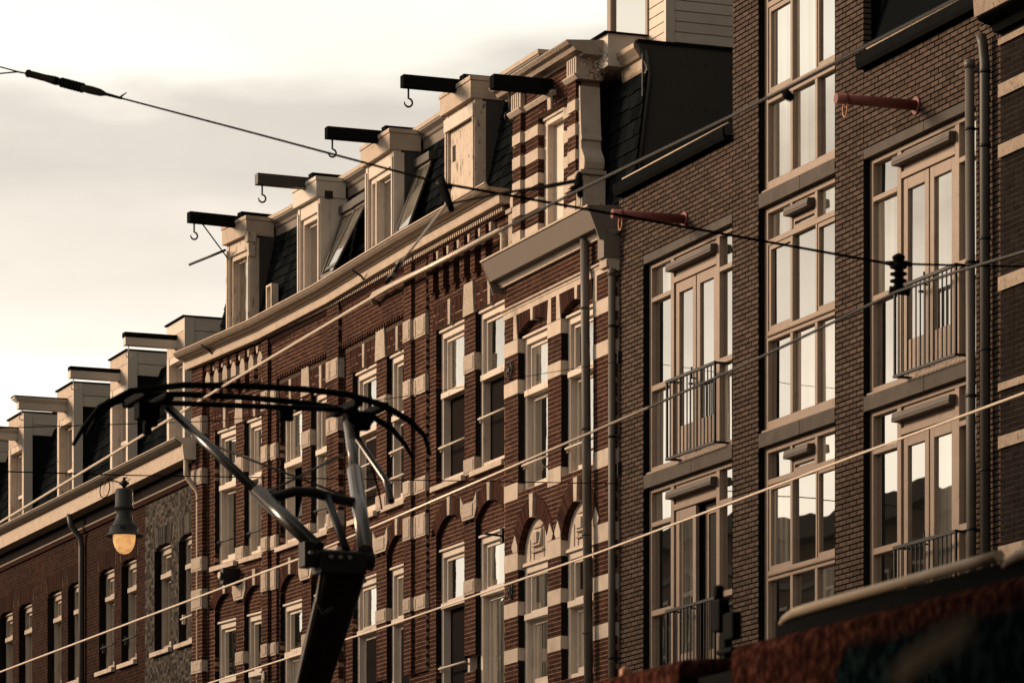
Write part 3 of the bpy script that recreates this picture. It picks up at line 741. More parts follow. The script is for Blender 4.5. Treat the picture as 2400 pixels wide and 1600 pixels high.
def narrow_house():
    F = MF; w = .12
    root = thing('narrow_brick_house', 'narrow red brick house with wide grey cornice and striped brick and stone gable', 'house', F.p(-5.6, 0, 0), F.rot())
    wl = Wall(root, 'brick_red', 'mortar_pale', .10)
    U0, U1 = -7.50, -3.64
    O1, O2 = (-6.97, -5.86), (-5.37, -4.23)
    holes = []
    for a, c in (O1, O2):
        uc, hw = (a + c) / 2, (c - a) / 2
        holes += [(a, c, 10.22, 12.42), arch_hole(uc, hw, 12.42, .13), (a, c, 7.5, 9.38), arch_hole(uc, hw, 9.38, .47)]
    # stone takes the place of brick
    BANDS = [(12.17, 12.37), (11.61, 11.81), (10.15, 10.39), (9.17, 9.42), (8.53, 8.74), (7.9, 8.1)]
    piers = [(U0, O1[0]), (O1[1], O2[0]), (O2[1], U1)]
    for z0, z1 in BANDS:
        for a, c in piers: holes.append((a - .001, c + .001, z0, z1))
    # rings and skewbacks
    def ring(a, c, zs, rise, t):
        uc, hw = (a + c) / 2, (c - a) / 2
        return arch_hole(uc, hw + t, zs - .001, rise + t)
    for a, c in (O1, O2):
        holes.append((a - .16, c + .16, 12.37, 12.70)); holes.append(ring(a, c, 9.38, .47, .25))
    holes.append((U0, U1, 12.70, 12.84))
    wl.lay(F, U0, U1, 5.8, 13.24, w=w, holes=holes, bond='cross', rec=.003)
    wl.mort.box(F, U0, U1, -.2, w - .005, 0, 5.8)
    for a, c in (O1, O2):
        uc, hw = (a + c) / 2, (c - a) / 2
        wl.arch(F, uc, hw, 9.38, .47, .245, w=w, gap=.07)
        # upper segmental arch: fan of upright bricks cut to the curve
        Rr = (hw * hw + .13 ** 2) / (2 * .13); zc = 12.42 + .13 - Rr; n = 20
        for i in range(n):
            x0, x1 = -hw + .002 + 2 * hw * i / n + .006, -hw + 2 * hw * (i + 1) / n - .006
            if abs((x0 + x1) / 2) < .055: continue
            zb = [zc + math.sqrt(Rr * Rr - x * x) for x in (x0, x1)]; sp = 1 + .0
            wl.extra.prism(F, [(uc + x0, zb[0]), (uc + x1, zb[1]), (uc + x1 * 1.10, 12.695), (uc + x0 * 1.10, 12.695)], w - .1, w + .003)
        wl.mort.prism(F, [(a - .1, 12.695), (a, 12.43)] + [(uc - hw + 2 * hw * i / 10, zc + math.sqrt(Rr * Rr - (hw - 2 * hw * i / 10) ** 2) + .002) for i in range(11)] + [(c + .1, 12.695)], w - .1, w - .006)
        # tympanum brick over the upper window
        wl.lay(F, a - .02, c + .02, 12.36, 12.58, w=.025, bond='header', rec=.003, depth=.06, base=-.06)
        Rr2 = (hw * hw + .47 ** 2) / (2 * .47)
    wl.finish(300)
    for i, (z0, z1) in enumerate(BANDS):
        for k, (a, c) in enumerate(piers):
            block(F, a + .004, c - .004, z0 + .004, z1 - .004, w, root, .006, 'stone_smooth', .16, False)
    for a, c in (O1, O2):
        uc = (a + c) / 2
        for sgn in (-1, 1):
            e = a if sgn < 0 else c
            b = MB(); b.prism(F, [(e, 12.37), (e + sgn * .15, 12.37), (e + sgn * .15, 12.70), (e + sgn * .045, 12.70)], w - .1, w + .012); b.build('springer_stone', 'stone_smooth', root)
            b = MB(); b.prism(F, [(e, 9.42), (e + sgn * .16, 9.42), (e + sgn * .22, 9.50), (e + sgn * .10, 9.66), (e + sgn * .0, 9.50)], w - .1, w + .014); b.build('springer_stone', 'stone_smooth', root)
        wedge(F, uc, .075, .10, 12.53, 12.70, w, root, 'stone_smooth', .02)
        wedge(F, uc, .10, .14, 9.83, 10.15, w, root, 'stone_smooth', .03)
        shade_strips(F, root, a, c, 10.22, 12.42, BANDS, w, -.02); shade_strips(F, root, a, c, 7.5, 9.38, BANDS, w, -.02)
        fr = old_window(root, F, a, c, 10.22, 12.36, 11.55, wf=.02, bars=(10.60,), zsill=10.22)
        old_window(root, F, a, c, 7.5, 9.20, 8.46, wf=.02, bars=(), zsill=7.5)
        # carved tympanum of the lower window
        hw = (c - a) / 2
        b = MB(); b.prism(F, arch_poly(uc, hw + .02, 9.38, .48, 9.25), -.08, .02)
        b.prism(F, [(a, 9.21), (c, 9.21), (c, 9.25), (a, 9.25)], -.08, .06)
        ty = b.build('carved_tympanum', 'stone_smooth', root, bevel=.005)
        b = MB()
        z0 = 9.42
        b.hull8([F.p(uc - .15, .02, z0), F.p(uc - .15, .085, z0 + .02), F.p(uc - .15, .02, z0 + .25), F.p(uc - .15, .055, z0 + .25), F.p(uc + .15, .02, z0), F.p(uc + .15, .085, z0 + .02), F.p(uc + .15, .02, z0 + .25), F.p(uc + .15, .055, z0 + .25)])
        b.box(F, uc - .10, uc + .10, .02, .11, z0 + .05, z0 + .20)
        b.build('raised_stone', 'stone_smooth', ty, bevel=.008)
        b = MB()
        for du in (-.33, -.19, .19, .33): b.box(F, uc + du - .008, uc + du + .008, .02, .032, 9.27, 9.27 + (.30 if abs(du) > .3 else .42))
        b.box(F, uc - .20, uc + .20, .02, .06, z0 - .06, z0 - .03); b.box(F, uc - .16, uc + .16, .02, .05, z0 + .27, z0 + .30)
        b.build('carved_ribs', 'stone', ty)
    # string course, frieze moulding and cornice
    b = MB(); b.prof(F, [(-.05, 12.70), (w + .012, 12.70), (w + .012, 12.775), (w + .022, 12.78), (w + .022, 12.805), (w + .055, 12.82), (w + .055, 12.84), (-.05, 12.84)], U0 - .02, U1 + .02); b.build('string_course', 'stone_smooth', root)
    b = MB(); b.prof(F, [(-.05, 13.157), (w + .05, 13.157), (w + .055, 13.175), (w + .08, 13.20), (w + .10, 13.23), (-.05, 13.23)], U0 - .02, U1 + .02); b.build('frieze_moulding', 'paint', root)
    b = MB(); b.prof(F, [(0, 13.235), (.315, 13.235), (.325, 13.242), (.43, 13.49), (.43, 13.52), (-.3, 13.58), (-.3, 13.235)], -7.55, -3.66)
    for q0, q1 in ((-3.66, -3.638), (-7.572, -7.55)): b.prof(F, [(0, 13.09), (.27, 13.09), (.328, 13.238), (.434, 13.492), (.434, 13.524), (-.3, 13.584), (-.3, 13.09)], q0, q1)
    b.build('cornice', 'cornice_grey', root)
    b = MB(); b.prof(F, [(.40, 13.525), (.452, 13.505), (.456, 13.53), (.40, 13.545)], -7.58, -3.62); b.build('zinc_edge', 'fascia', root)
    bx('corner_console', F, -3.83, -3.62, -.02, w + .10, 12.86, 13.24, 'cornice_grey', root)
    bx('corner_console', F, -3.87, -3.63, -.02, w + .06, 12.74, 12.86, 'stone', root)
    bx('side_wall', F, U0 + .05, U1 - .02, -8, -.2, 0, 13.55, 'brick_black', root)
    # grey downpipe in front
    b = MB(); b.tube([F.p(-4.10, w + .10, 5.6), F.p(-4.26, w + .10, 12.2), F.p(-4.29, w + .10, 13.23)], .060, 16)
    p = b.build('downpipe', 'pipe', root); b = MB()
    for z in (12.3, 10.7, 9.3, 8.0): b.tube([F.p(-4.10 - .16 * (z - 5.6) / 6.6, w + .11, z - .012), F.p(-4.10 - .16 * (z - 5.6) / 6.6, w + .11, z + .012)], .068, 16)
    build_each(b, 'pipe_clip', 'pipe_dark', p)
    # wall plates
    for u, z in ((-7.22, 11.97), (-7.2, 8.92)):
        b = MB(); pts = [F.p(u + .09 * math.sin(t * math.pi / 8), w + .03, z + .12 * math.cos(t * math.pi / 8)) for t in range(17)]
        b.tube(pts, .012, 6, cap=False)
        for t in range(6):
            q = t * math.pi / 3; b.tube([F.p(u, w + .03, z), F.p(u + .09 * math.sin(q), w + .03, z + .12 * math.cos(q))], .008, 5)
        b.tube([F.p(u, w, z), F.p(u, w + .05, z)], .03, 8); b.build('wall_anchor_plate', 'iron', root)
    # ---------------- gable dormer
    gw = .12; gb = -.17
    gl = Wall(root, 'brick_red', 'mortar_pale', .08)
    Z0, Z1 = 13.50, 15.42
    cols = [(-7.02, -6.72, gw + .06), (-6.72, -6.21, gw), (-5.28, -4.98, gw), (-4.98, -4.70, gw + .06)]
    stripes = [(15.02, 15.17), (14.69, 14.85), (14.35, 14.51), (14.02, 14.18), (13.66, 13.82)]
    for a, c, ww in cols:
        gl.lay(F, a, c, Z0, 15.50, w=ww, holes=[(a - 1, c + 1, z0, z1) for z0, z1 in stripes], bond='cross', rec=.003, base=gb)
        for z0, z1 in stripes: block(F, a - (.0 if a > -6 else 0), c, z0 + .003, z1 - .003, ww, root, .008, 'stone_smooth', .2, False, 'stripe_stone')
    gl.soldier(F, -6.21, -5.28, 15.25, 15.50, w=gw)
    gl.lay(F, -7.02, -4.70, 15.50, 15.72, w=gw, bond='cross', rec=.003, base=gb)
    gb_it = gl.items
    rest = MB()
    for (FF, x0, x1, ww, zc, h, d, P) in gb_it: rest.box(FF, x0, x1, ww - d, ww, zc - h / 2, zc + h / 2, back=False)
    o0 = len(rest.v); rest.v += gl.extra.v; rest.f += [tuple(i + o0 for i in q) for q in gl.extra.f]; rest.sm += gl.extra.sm
    rest.build('dormer_brickwork', 'brick_red', root, kind='stuff'); gl.mort.build('dormer_wall', 'mortar_pale', root)
    wedge(F, -5.74, .11, .14, 15.26, 15.50, gw, root, 'stone_smooth', .03)
    # window boarded with a blind
    b = MB(); J = .12
    b.box(F, -6.21, -6.21 + J, -.1, gw - .09, Z0, 15.25); b.box(F, -5.28 - J, -5.28, -.1, gw - .09, Z0, 15.25); b.box(F, -6.09, -5.4, -.1, gw - .09, 15.13, 15.25); b.box(F, -6.21, -5.28, .0, gw - .06, 15.2, 15.25)
    wn = b.build('window', 'paint', root, bevel=.008)
    bx('closed_shutter', F, -6.09, -5.4, -.12, -.08, Z0, 15.13, 'board', wn)
    # cap blocks over the pilasters, fluted
    for a, c in ((-7.06, -6.70), (-5.00, -4.66)):
        b = MB(); b.prof(F, [(gb, 15.42), (gw + .07, 15.42), (gw + .12, 15.47), (gw + .12, 15.49), (gb, 15.49)], a - .04, c + .06)
        b.box(F, a, c, gb, gw + .07, 15.49, 15.74)
        for k in range(4): b.box(F, a + .04 + k * .075, a + .075 + k * .075, gw + .07, gw + .082, 15.51, 15.72)
        b.build('pilaster_cap', 'stone_smooth', root, bevel=.004)
    # crowning cornice
    P = [(gb, 15.72), (gw + .03, 15.72), (gw + .05, 15.745), (gw + .16, 15.76), (gw + .18, 15.79), (gw + .19, 15.81), (gw + .25, 15.83), (gw + .29, 15.87), (gw + .29, 15.885), (gb, 15.93)]
    b = MB(); b.prof(F, P, -7.35, -4.46); b.build('dormer_cornice', 'stone', root)
    b = MB(); b.box(F, -7.0, -4.30, -1.6, -.12, 15.55, 15.98); b.build('dormer_roof', 'board', root)
    b = MB(); b.prof(F, [(-.12, 15.98), (-.06, 15.98), (-.06, 16.0), (-1.6, 16.0), (-1.6, 15.98)], -7.02, -4.26); b.build('roof_edging', 'beam_black', root)
    b = MB(); b.prof(F, [(gw, 15.42), (gw + .03, 15.42), (gw + .06, 15.47), (gw + .06, 15.49), (gw, 15.49)], -6.60, -5.55); b.build('broken_moulding', 'stone', root)
    # side scrolls
    def scroll(e, s_):
        prof = [(0, 15.32), (.03, 15.345), (.055, 15.33), (.06, 15.2), (.075, 14.95), (.10, 14.7), (.12, 14.62), (.085, 14.60), (.10, 14.5), (.16, 14.42), (.205, 14.36), (.22, 14.30), (.20, 14.22), (.16, 14.19), (0, 14.19)]
        b = MB(); b.prism(F, [(e + s_ * u, z) for u, z in prof], gb + .02, gw + .02); b.build('scroll_bracket', 'stone_smooth', root, bevel=.006)
        b = MB(); b.box(F, e, e + s_ * .20, gb, gw + .05, 13.66, 14.12); b.box(F, e - s_ * .0, e + s_ * .24, gb, gw + .08, 14.13, 14.19); b.box(F, e + s_ * .02, e + s_ * .17, gw + .05, gw + .062, 13.72, 14.07); b.box(F, e, e + s_ * .25, gb, gw + .07, 13.58, 13.66)
        b.build('scroll_pedestal', 'stone', root, bevel=.006)
    scroll(-4.70, 1); scroll(-7.02, -1)
    b = MB(); b.hull8([F.p(-7.42, -.02, 14.35), F.p(-7.42, .02, 14.35), F.p(-7.30, -.04, 15.1), F.p(-7.30, 0, 15.1), F.p(-7.33, -.02, 14.35), F.p(-7.33, .02, 14.35), F.p(-7.24, -.04, 15.1), F.p(-7.24, 0, 15.1)]); b.build('verge_board', 'paint', root)
    bx('corner_post', F, -7.56, -7.40, -.05, .16, 13.50, 14.0, 'stone_smooth', root)
    # hoisting beam over the gable window
    b = MB(); b.box(F, -5.83, -5.66, gb, .98, 15.47, 15.66); hb = b.build('hoist_beam', 'beam_black', root, bevel=.01)
    b = MB(); hook_mesh(b, F.p(-5.74, .72, 15.47), .36, .07, .012, Vector((F.n[0], F.n[1], 0))); b.build('hoist_hook', 'iron', hb)
    # mansard beside the gable, and its eaves moulding
    slates(F, -7.6, -3.62, -.17, 13.5, -.40, 15.36, root)
    finish_slates(root)
    bx('mansard_board', F, -7.6, -3.66, -1.0, -.42, 13.4, 15.4, 'slate', root)
    b = MB(); b.prof(F, [(-.6, 15.36), (-.38, 15.36), (-.37, 15.40), (-.36, 15.52), (-.32, 15.54), (-.30, 15.58), (-.24, 15.66), (-.235, 15.72), (-.6, 15.74)], -4.42, -3.70); b.build('eaves_moulding', 'gutter', root)
    # side wall of the roof, clad in dark sheet
    b = MB(); D = [(-.18, 13.4), (-.40, 15.40), (-.30, 15.72), (-3.2, 15.72), (-3.2, 13.4)]
    b.prof(F, D, -3.72, -3.655); b.build('cladding_panel', 'black_panel', root)
    b = MB(); b.prof(F, [(-.27, 15.72), (-.27, 15.76), (-3.2, 15.76), (-3.2, 15.72)], -3.74, -3.63); b.build('coping', 'beam_black', root)
    b = MB(); b.tube([F.p(-3.65, -.235, 13.55), F.p(-3.65, -.44, 15.3), F.p(-3.66, -.40, 15.62)], .035, 10); b.build('rain_pipe', 'pipe_dark', root)
    b = MB(); b.box(F, -3.67, -3.65, -.36, -.34, 13.5, 15.6)
    b.build('panel_edge_strip', 'pipe_dark', root)
    bx('cladding_panel', F, -3.655, -3.648, -1.9, -.62, 13.6, 15.68, 'black_panel', root)
    b = MB()
    for k in range(7):
        for zz in (14.0, 14.9, 15.5): b.tube([F.p(-3.648, -.70 - k * .18, zz), F.p(-3.642, -.70 - k * .18, zz)], .010, 6)
    b.build('fixing_screws', 'iron', root, kind='stuff')
    # weeds in the gutter corner
    b = MB(); rr = random.Random(3)
    for i in range(120):
        c = F.p(-4.36 + rr.gauss(0, .08), -.02 + rr.gauss(0, .10), 15.50 + rr.gauss(0, .09)); d = Vector((rr.uniform(-1, 1), rr.uniform(-1, 1), rr.uniform(-.2, 1))).normalized()
        e = d.orthogonal().normalized(); l = rr.uniform(.03, .10)
        b.add([c, c + d * l * .5 + e * .008, c + d * l, c + d * l * .5 - e * .008], [(0, 1, 2, 3)])
    b.build('weeds', mat('dry_weeds', (.10, .055, .03), .9, .3), root, kind='stuff', fix=False)
    # ---------------- rooftop storey with weatherboards
    w0 = -.70
    rt = bx('rooftop_storey', F, -5.62, -3.70, -3.4, w0 - .02, 15.77, 18.4, 'board', root)
    z = 15.78
    while z < 17.6:
        bx('weatherboard', F, -4.26, -3.74, w0 - .02, w0 + .008, z, z + .128, 'paint', rt, bevel=.004)
        bx('weatherboard', F, -3.70, -3.676, -3.4, w0 - .115, z, z + .128, 'board', rt, bevel=.004); z += .14
    b = MB(); b.box(F, -3.74, -3.67, w0 - .115, w0 + .014, 15.77, 18.4); b.build('corner_board', 'paint', rt)
    b = MB(); b.box(F, -5.66, -5.54, w0 - .1, w0 + .03, 15.5, 18.4); b.box(F, -4.33, -4.26, w0 - .1, w0 + .03, 15.5, 18.4); b.build('window_frame', 'paint_frame', rt)
    bx('pane', F, -5.54, -4.33, w0 - .04, w0 - .015, 15.5, 18.4, 'glass_new', rt)
narrow_house()

# ================================================================ long red brick house, four bays on a slightly curved front
def red_house():
    root = thing('red_brick_house', 'long red brick house with pale stone blocks and four dormers with black hoisting beams', 'house', R4.p(-3.5, 0, 0), R4.rot())
    wl = Wall(root, 'brick_red', 'mortar_pale', .085)
    bays = [
        (R1, -3.02, 0.0, [(-2.26, -1.36), (-1.02, -.10)], 'corbel'),
        (R2, -3.14, 0.0, [(-2.59, -1.57), (-1.16, -.24)], 'panel'),
        (R3, -3.88, 0.0, [(-3.14, -2.00), (-1.52, -.50)], 'panel'),
        (R4, -3.51, .22, [(-2.83, -1.65), (-1.20, -.03)], 'corbel')]
    # pilaster strips: (frame, u0, u1, w)
    pil = [(R1, -3.02, -2.56, .10), (R1, -.075, 0, .10), (R2, -3.14, -2.90, .10), (R2, -2.90, -2.64, .045), (R2, -.20, 0, .10), (R3, -3.88, -3.53, .10),
           (R3, -.46, -.13, .10), (R3, -.13, 0, .045), (R4, -3.51, -3.13, .045)]
    Zt = 14.34
    LV = [(12.26, 12.53), (10.80, 11.04), (9.08, 9.30), (8.0, 8.2)]
    for F, uL, uR, ops, style in bays:
        holes = []
        for a, c in ops:
            uc, hw = (a + c) / 2, (c - a) / 2
            holes += [(a, c, 10.82, 13.12), (a - .14, c + .14, 13.12, 13.45), (a, c, 7.5, 10.09), arch_hole(uc, hw, 10.09, .25)]
            holes.append(arch_hole(uc, hw + .235, 10.09, .49))
        mid = (ops[0][1], ops[1][0])
        for z0, z1 in LV: holes.append((mid[0] - .001, mid[1] + .001, z0, z1))
        wl.lay(F, uL, uR, 5.8, Zt, 0, holes, bond='cross', rec=.003)
        wl.mort.box(F, uL, uR, -.25, -.005, 0, 5.8)
        for k, (a, c) in enumerate(ops):
            uc, hw = (a + c) / 2, (c - a) / 2
            wl.soldier(F, a - .14, uc - .055, 13.12, 13.45); wl.soldier(F, uc + .055, c + .14 if not (F is R4 and k) else c, 13.12, 13.45)
            wl.arch(F, uc, hw, 10.09, .25, .23, gap=.05)
            wedge(F, uc, .085, .105, 13.10, 13.465, 0, root, 'stone', .02)
            wedge(F, uc, .085, .12, 10.33, 10.60, 0, root, 'stone', .03)
            # brick infill over the lower window head
            wl.lay(F, a - .02, c + .02, 9.88, 10.36, w=-.075, bond='header', rec=.003, depth=.05, base=-.14)
        # wedge and quoin blocks between the two windows
        m = (mid[0] + mid[1]) / 2; wd = mid[1] - mid[0]
        wedge(F, m, wd - .01, wd - .10, 13.09, 13.55, 0, root, 'stone', .028)
        for z0, z1 in LV[:3]: block(F, mid[0] + .004, mid[1] - .004, z0 + .004, z1 - .004, 0, root, .018, 'stone', .14)
        b = MB(); b.prism(F, [(mid[0] - .02, 10.16), (mid[1] + .02, 10.16), (mid[1] + .10, 10.30), (mid[1] + .10, 10.52), (mid[1] - .02, 10.40), (mid[0] + .02, 10.40), (mid[0] - .10, 10.52), (mid[0] - .10, 10.30)], -.1, .028)
        b.box(F, mid[0] + .03, mid[1] - .03, .028, .04, 10.20, 10.37); b.build('springer_stone', 'stone', root)
        # frieze: corbelled strips or a proud patterned panel
        if style == 'corbel':
            n, st, u0 = (6, .432, -2.90) if F is R4 else (7, .365, -2.42)
            for i in range(n):
                u = u0 + i * st
                if u + .18 > uR - .02: break
                wl.lay(F, u, u + .18, 13.64, 14.22, w=.09, bond='cross', rec=.003, depth=.085, base=0)
                wl.lay(F, u + .02, u + .16, 13.58, 13.64, w=.05, bond='header', rec=.003, depth=.05, base=0)
                b = MB(); b.prism(F, [(u + .275, 14.10), (u + .335, 14.10), (u + .350, 14.22), (u + .260, 14.22)] if F is R4 else [(u + .245, 14.10), (u + .300, 14.10), (u + .320, 14.22), (u + .225, 14.22)], -.02, .07); b.build('hanging_stone', 'stone', root)
                if F is R1:
                    b = MB(); b.prism(F, [(u - .01, 13.86), (u + .19, 13.86), (u + .19, 14.0), (u + .14, 14.08), (u + .09, 14.11), (u + .04, 14.08), (u - .01, 14.0)], .0, .10); b.build('arched_stone', 'stone', root)
        else:
            a, c = (uL + (.50 if F is R2 else .36), uR - (.21 if F is R2 else .47))
            wl.lay(F, a, c, 13.60, 14.22, w=.05, bond='header', rec=.004, depth=.085, base=0)
            k = a
            while k < c - .06: wl.extra.box(F, k, k + .06, -.03, .048, 13.535, 13.595); k += .115
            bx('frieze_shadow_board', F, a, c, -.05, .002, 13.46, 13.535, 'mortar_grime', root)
    for F, u0, u1, w in pil:
        hs = [(u0 - 1, u1 + 1, z0, z1) for z0, z1 in ((13.10, 13.42), (12.26, 12.53), (10.80, 11.04), (10.15, 10.50), (9.08, 9.30), (8.0, 8.2))]
        wl.lay(F, u0, u1, 5.8, 14.28, w, holes=hs, bond='cross', rec=.003, base=-.02)
        for (_, _, z0, z1) in hs[:5]: block(F, u0 + .002, u1 - .001, z0 + .004, z1 - .004, w, root, .016, 'stone', .1 + w)
    wl.finish(300)
    # windows
    spec = {(0, 0): dict(bars=(11.22,), hook=True, bar_m='iron'), (0, 1): dict(bars=(11.22,), bar_m='iron'), (1, 0): dict(tilt=True, bars=(11.2,), bar_m='iron'), (1, 1): dict(bars=(11.2,), bar_m='iron'),
            (2, 0): dict(bars=(11.2, 11.6)), (2, 1): dict(bars=(11.22, 11.62)), (3, 0): dict(tilt=True, bars=(11.37,)), (3, 1): dict(tilt=True, bars=(11.55,))}
    for i, (F, uL, uR, ops, style) in enumerate(bays):
        for k, (a, c) in enumerate(ops):
            fr = old_window(root, F, a, c, 10.86, 13.06, 12.09, zsill=10.83, **spec[(i, k)])
            bx('head_board', F, a, c, -.16, -.06, 13.095, 13.14, 'paint', fr)
            old_window(root, F, a, c, 7.5, 9.86, 9.02 if i else 8.85, sill=False, tilt=(i, k) == (3, 0), bars=(8.15,) if i > 1 and not k else ())
            bd = [(13.1, 13.42)] + LV + [(10.15, 10.50)]
            shade_strips(F, root, a, c, 10.86, 13.12, bd if k else LV, 0, -.10); shade_strips(F, root, a, c, 7.5, 10.08, LV, 0, -.10)
    # cornice carried round the curve
    def st(F, u, G=None, v=None, dz=0):
        n1 = Vector((F.n[0], F.n[1], 0))
        if G: n1 = (n1 + Vector((G.n[0], G.n[1], 0))).normalized()
        p = F.p(u, 0, 0); return ((p.x, p.y), (n1.x, n1.y), dz)
    S_ = [st(R1, -3.10, dz=-.10), st(R1, -2.3, dz=-.095), st(R1, -.9, dz=-.08), st(R1, 0, R2, dz=-.07), st(R2, -1.6, dz=-.055), st(R2, 0, R3, dz=-.04), st(R3, -1.9, dz=-.015), st(R3, 0, R4, dz=0), st(R4, -1.6), st(R4, .26)]
    b = MB(); b.sweep(S_, [(-.05, 14.34), (.19, 14.345), (.195, 14.36), (.20, 14.47), (-.05, 14.47)]); b.build('fascia', 'fascia', root)
    b = MB(); b.sweep(S_, [(-.05, 14.474), (.225, 14.474), (.24, 14.49), (.25, 14.505), (.30, 14.51), (.36, 14.535), (.395, 14.575), (.405, 14.605), (.385, 14.605), (.35, 14.565), (.0, 14.55), (-.05, 14.55)]); b.build('gutter', 'gutter', root)
    b = MB(); b.sweep(S_, [(.385, 14.600), (.418, 14.598), (.421, 14.618), (.385, 14.62)]); b.build('zinc_edge', 'fascia', root)
    b = MB(); b.sweep(S_, [(-.05, 14.22), (.055, 14.22), (.07, 14.25), (.07, 14.338), (-.05, 14.338)]); b.build('bed_moulding', 'brick_dark', root)
    b = MB()
    for F, uL, uR, ops, style in bays:
        u = uL + .04
        while u < uR - .04: b.box(F, u, u + .038, .05, .115, 14.265, 14.32); u += .085
    b.build('dentils', 'fascia', root, kind='stuff')
    # rain pipe under the cornice
    b = MB(); pts = [R3.p(-1.80, .02, 13.97), R3.p(-1.76, .12, 13.94), R3.p(-1.66, .185, 13.99), R3.p(-1.5, .20, 14.02), R3.p(0, .20, 13.995), R4.p(-2.6, .20, 13.97), R4.p(.30, .20, 13.95), R4.p(.36, .20, 13.92), R4.p(.37, .17, 13.85), R4.p(.37, .16, 13.45)]
    b.tube(pts, .043, 14); p = b.build('rain_pipe', 'pipe_pale', root)
    b = MB()
    for q, d in ((R3.p(-.6, .2, 14.003), 0), (R4.p(-2.5, .2, 13.97), 1), (R4.p(-1.5, .2, 13.963), 1), (R4.p(-.4, .2, 13.955), 1)):
        t = Vector((R4.u[0], R4.u[1], 0)) * .02; b.tube([q - t, q + t], .050, 14)
    for z in (13.8, 13.65): b.tube([R4.p(.37, .16, z - .015), R4.p(.37, .16, z + .015)], .050, 14)
    build_each(b, 'pipe_collar', 'pipe_pale', p)
    # mansard: boards, slates and the upper eaves moulding
    for F, a, c in ((R1, -2.1, 0), (R2, -3.14, 0), (R3, -3.88, 0), (R4, -3.51, .7)):
        slates(F, a, c, .02, 14.5, -.33, 16.08, root, wid=.22, step=.17)
        b = MB(); b.prof(F, [(-.02, 14.4), (-.38, 16.1), (-2.5, 16.1), (-2.5, 14.4)], a, c); b.build('mansard_board', 'slate', root)
    finish_slates(root)
    US = [st(R1, -.95, dz=-.03), st(R1, 0, R2, dz=-.02), st(R2, 0, R3, dz=-.01), st(R3, 0, R4), st(R4, .72)]
    b = MB(); b.sweep(US, [(-.7, 16.06), (-.33, 16.06), (-.325, 16.22), (-.30, 16.24), (-.285, 16.28), (-.22, 16.33), (-.215, 16.36), (-.7, 16.36)]); b.build('upper_fascia', 'cornice_grey', root)
    b = MB(); b.sweep(US, [(-.7, 16.363), (-.205, 16.363), (-.20, 16.42), (-.7, 16.43)]); b.build('roof_edging', 'fascia', root)
    b = MB(); b.sweep(US, [(-.42, 16.43), (-.42, 16.44), (-2.4, 16.5), (-2.4, 16.1), (-.7, 16.1)]); b.build('flat_roof', 'black_panel', root)
    b = MB(); b.prof(R4, [(-.2, 0), (-.2, 14.5), (-8, 14.5), (-8, 0)], -8, .2); b.build('side_wall', 'brick_black', root)
    # dormers with hoisting beams
    def dormer(F, u0, u1, kind, m, fm):
        d0 = MB(); W0, WF = .15, .22
        zb, zt = 16.05, 16.30
        d0.box(F, u0, u1, -.28, WF, zb, zt); fas = d0.build('dormer', fm, root, bevel=.006)
        b = MB(); b.box(F, u0 - .02, u1 + .015, -.30, WF + .015, zt + .002, zt + .065); b.build('cap_board', fm, fas, bevel=.005)
        b = MB(); b.box(F, u0 + .02, u1 - .03, -1.2, WF - .06, zt + .066, zt + .08); b.build('felt_roof', 'black_panel', fas)
        a, c = u0 + .04, u1 - .015
        b = MB(); pw = .10
        b.box(F, a, a + pw, W0 - .12, W0, 14.4, zb); b.box(F, c - pw, c, W0 - .12, W0, 14.4, zb)
        b.box(F, a + pw, c - pw, W0 - .12, W0 - .012, 15.84, zb)
        b.box(F, a + .02, a + pw - .03, W0, W0 + .022, 14.45, 15.95); b.box(F, c - pw + .03, c - .02, W0, W0 + .022, 14.45, 15.95)
        b.box(F, c - .012, c + .004, W0 - .17, W0 - .03, 14.4, zb - .03)
        if kind == 'old': b.box(F, c - .06, c + .05, W0 - .10, W0 + .06, 15.93, 16.10); b.box(F, c - .02, c + .03, W0 - .09, W0 + .03, 15.7, 15.93)
        b.build('corner_post', m, fas, bevel=.006)
        b = MB(); b.box(F, a + pw, c - pw, W0 - .5, W0 - .46, 14.4, 15.84); b.build('room_shade', 'room', fas)
        x0, x1 = a + pw, c - pw
        if kind == 'board':
            bx('closed_shutter', F, x0, x1, W0 - .07, W0 - .04, 14.4, 15.82, 'paint_peel', fas); 
            b = MB(); b.box(F, x0 + .1, x0 + .22, W0 - .04, W0 - .035, 15.35, 15.58); b.build('missing_patch', 'room', fas)
            b = MB(); b.box(F, a + pw * .2, c, W0 - .0, W0 + .035, 15.80, 15.98); b.build('head_board', 'paint', fas)
        else:
            b = MB(); b.box(F, x0, x0 + .06, W0 - .22, W0 - .05, 14.4, 15.84); b.box(F, x1 - .05, x1, W0 - .22, W0 - .05, 14.4, 15.84); b.box(F, x0 + .06, x1 - .05, W0 - .22, W0 - .05, 15.76, 15.84)
            wn = b.build('window_frame', m, fas)
            if kind == 'open':
                b = MB(); b.box(F, x0 + .30, x0 + .345, W0 - .19, W0 - .02, 14.4, 15.76); b.build('mullion', m, wn)
                b = MB(); t = .05
                for q0, q1 in ((0, .05), (.36, .40)): b.hull8([F.p(x0 + .36 + q0 * .3, W0 - .16 - q0, 14.42), F.p(x0 + .39 + q0 * .3, W0 - .16 - q0, 14.42), F.p(x0 + .50 + q0 * .3, W0 - .16 - q0, 15.7), F.p(x0 + .53 + q0 * .3, W0 - .16 - q0, 15.7),
                                                              F.p(x0 + .36 + q1 * .3, W0 - .16 - q1, 14.42), F.p(x0 + .39 + q1 * .3, W0 - .16 - q1, 14.42), F.p(x0 + .50 + q1 * .3, W0 - .16 - q1, 15.7), F.p(x0 + .53 + q1 * .3, W0 - .16 - q1, 15.7)])
                b.build('open_casement', m, wn)
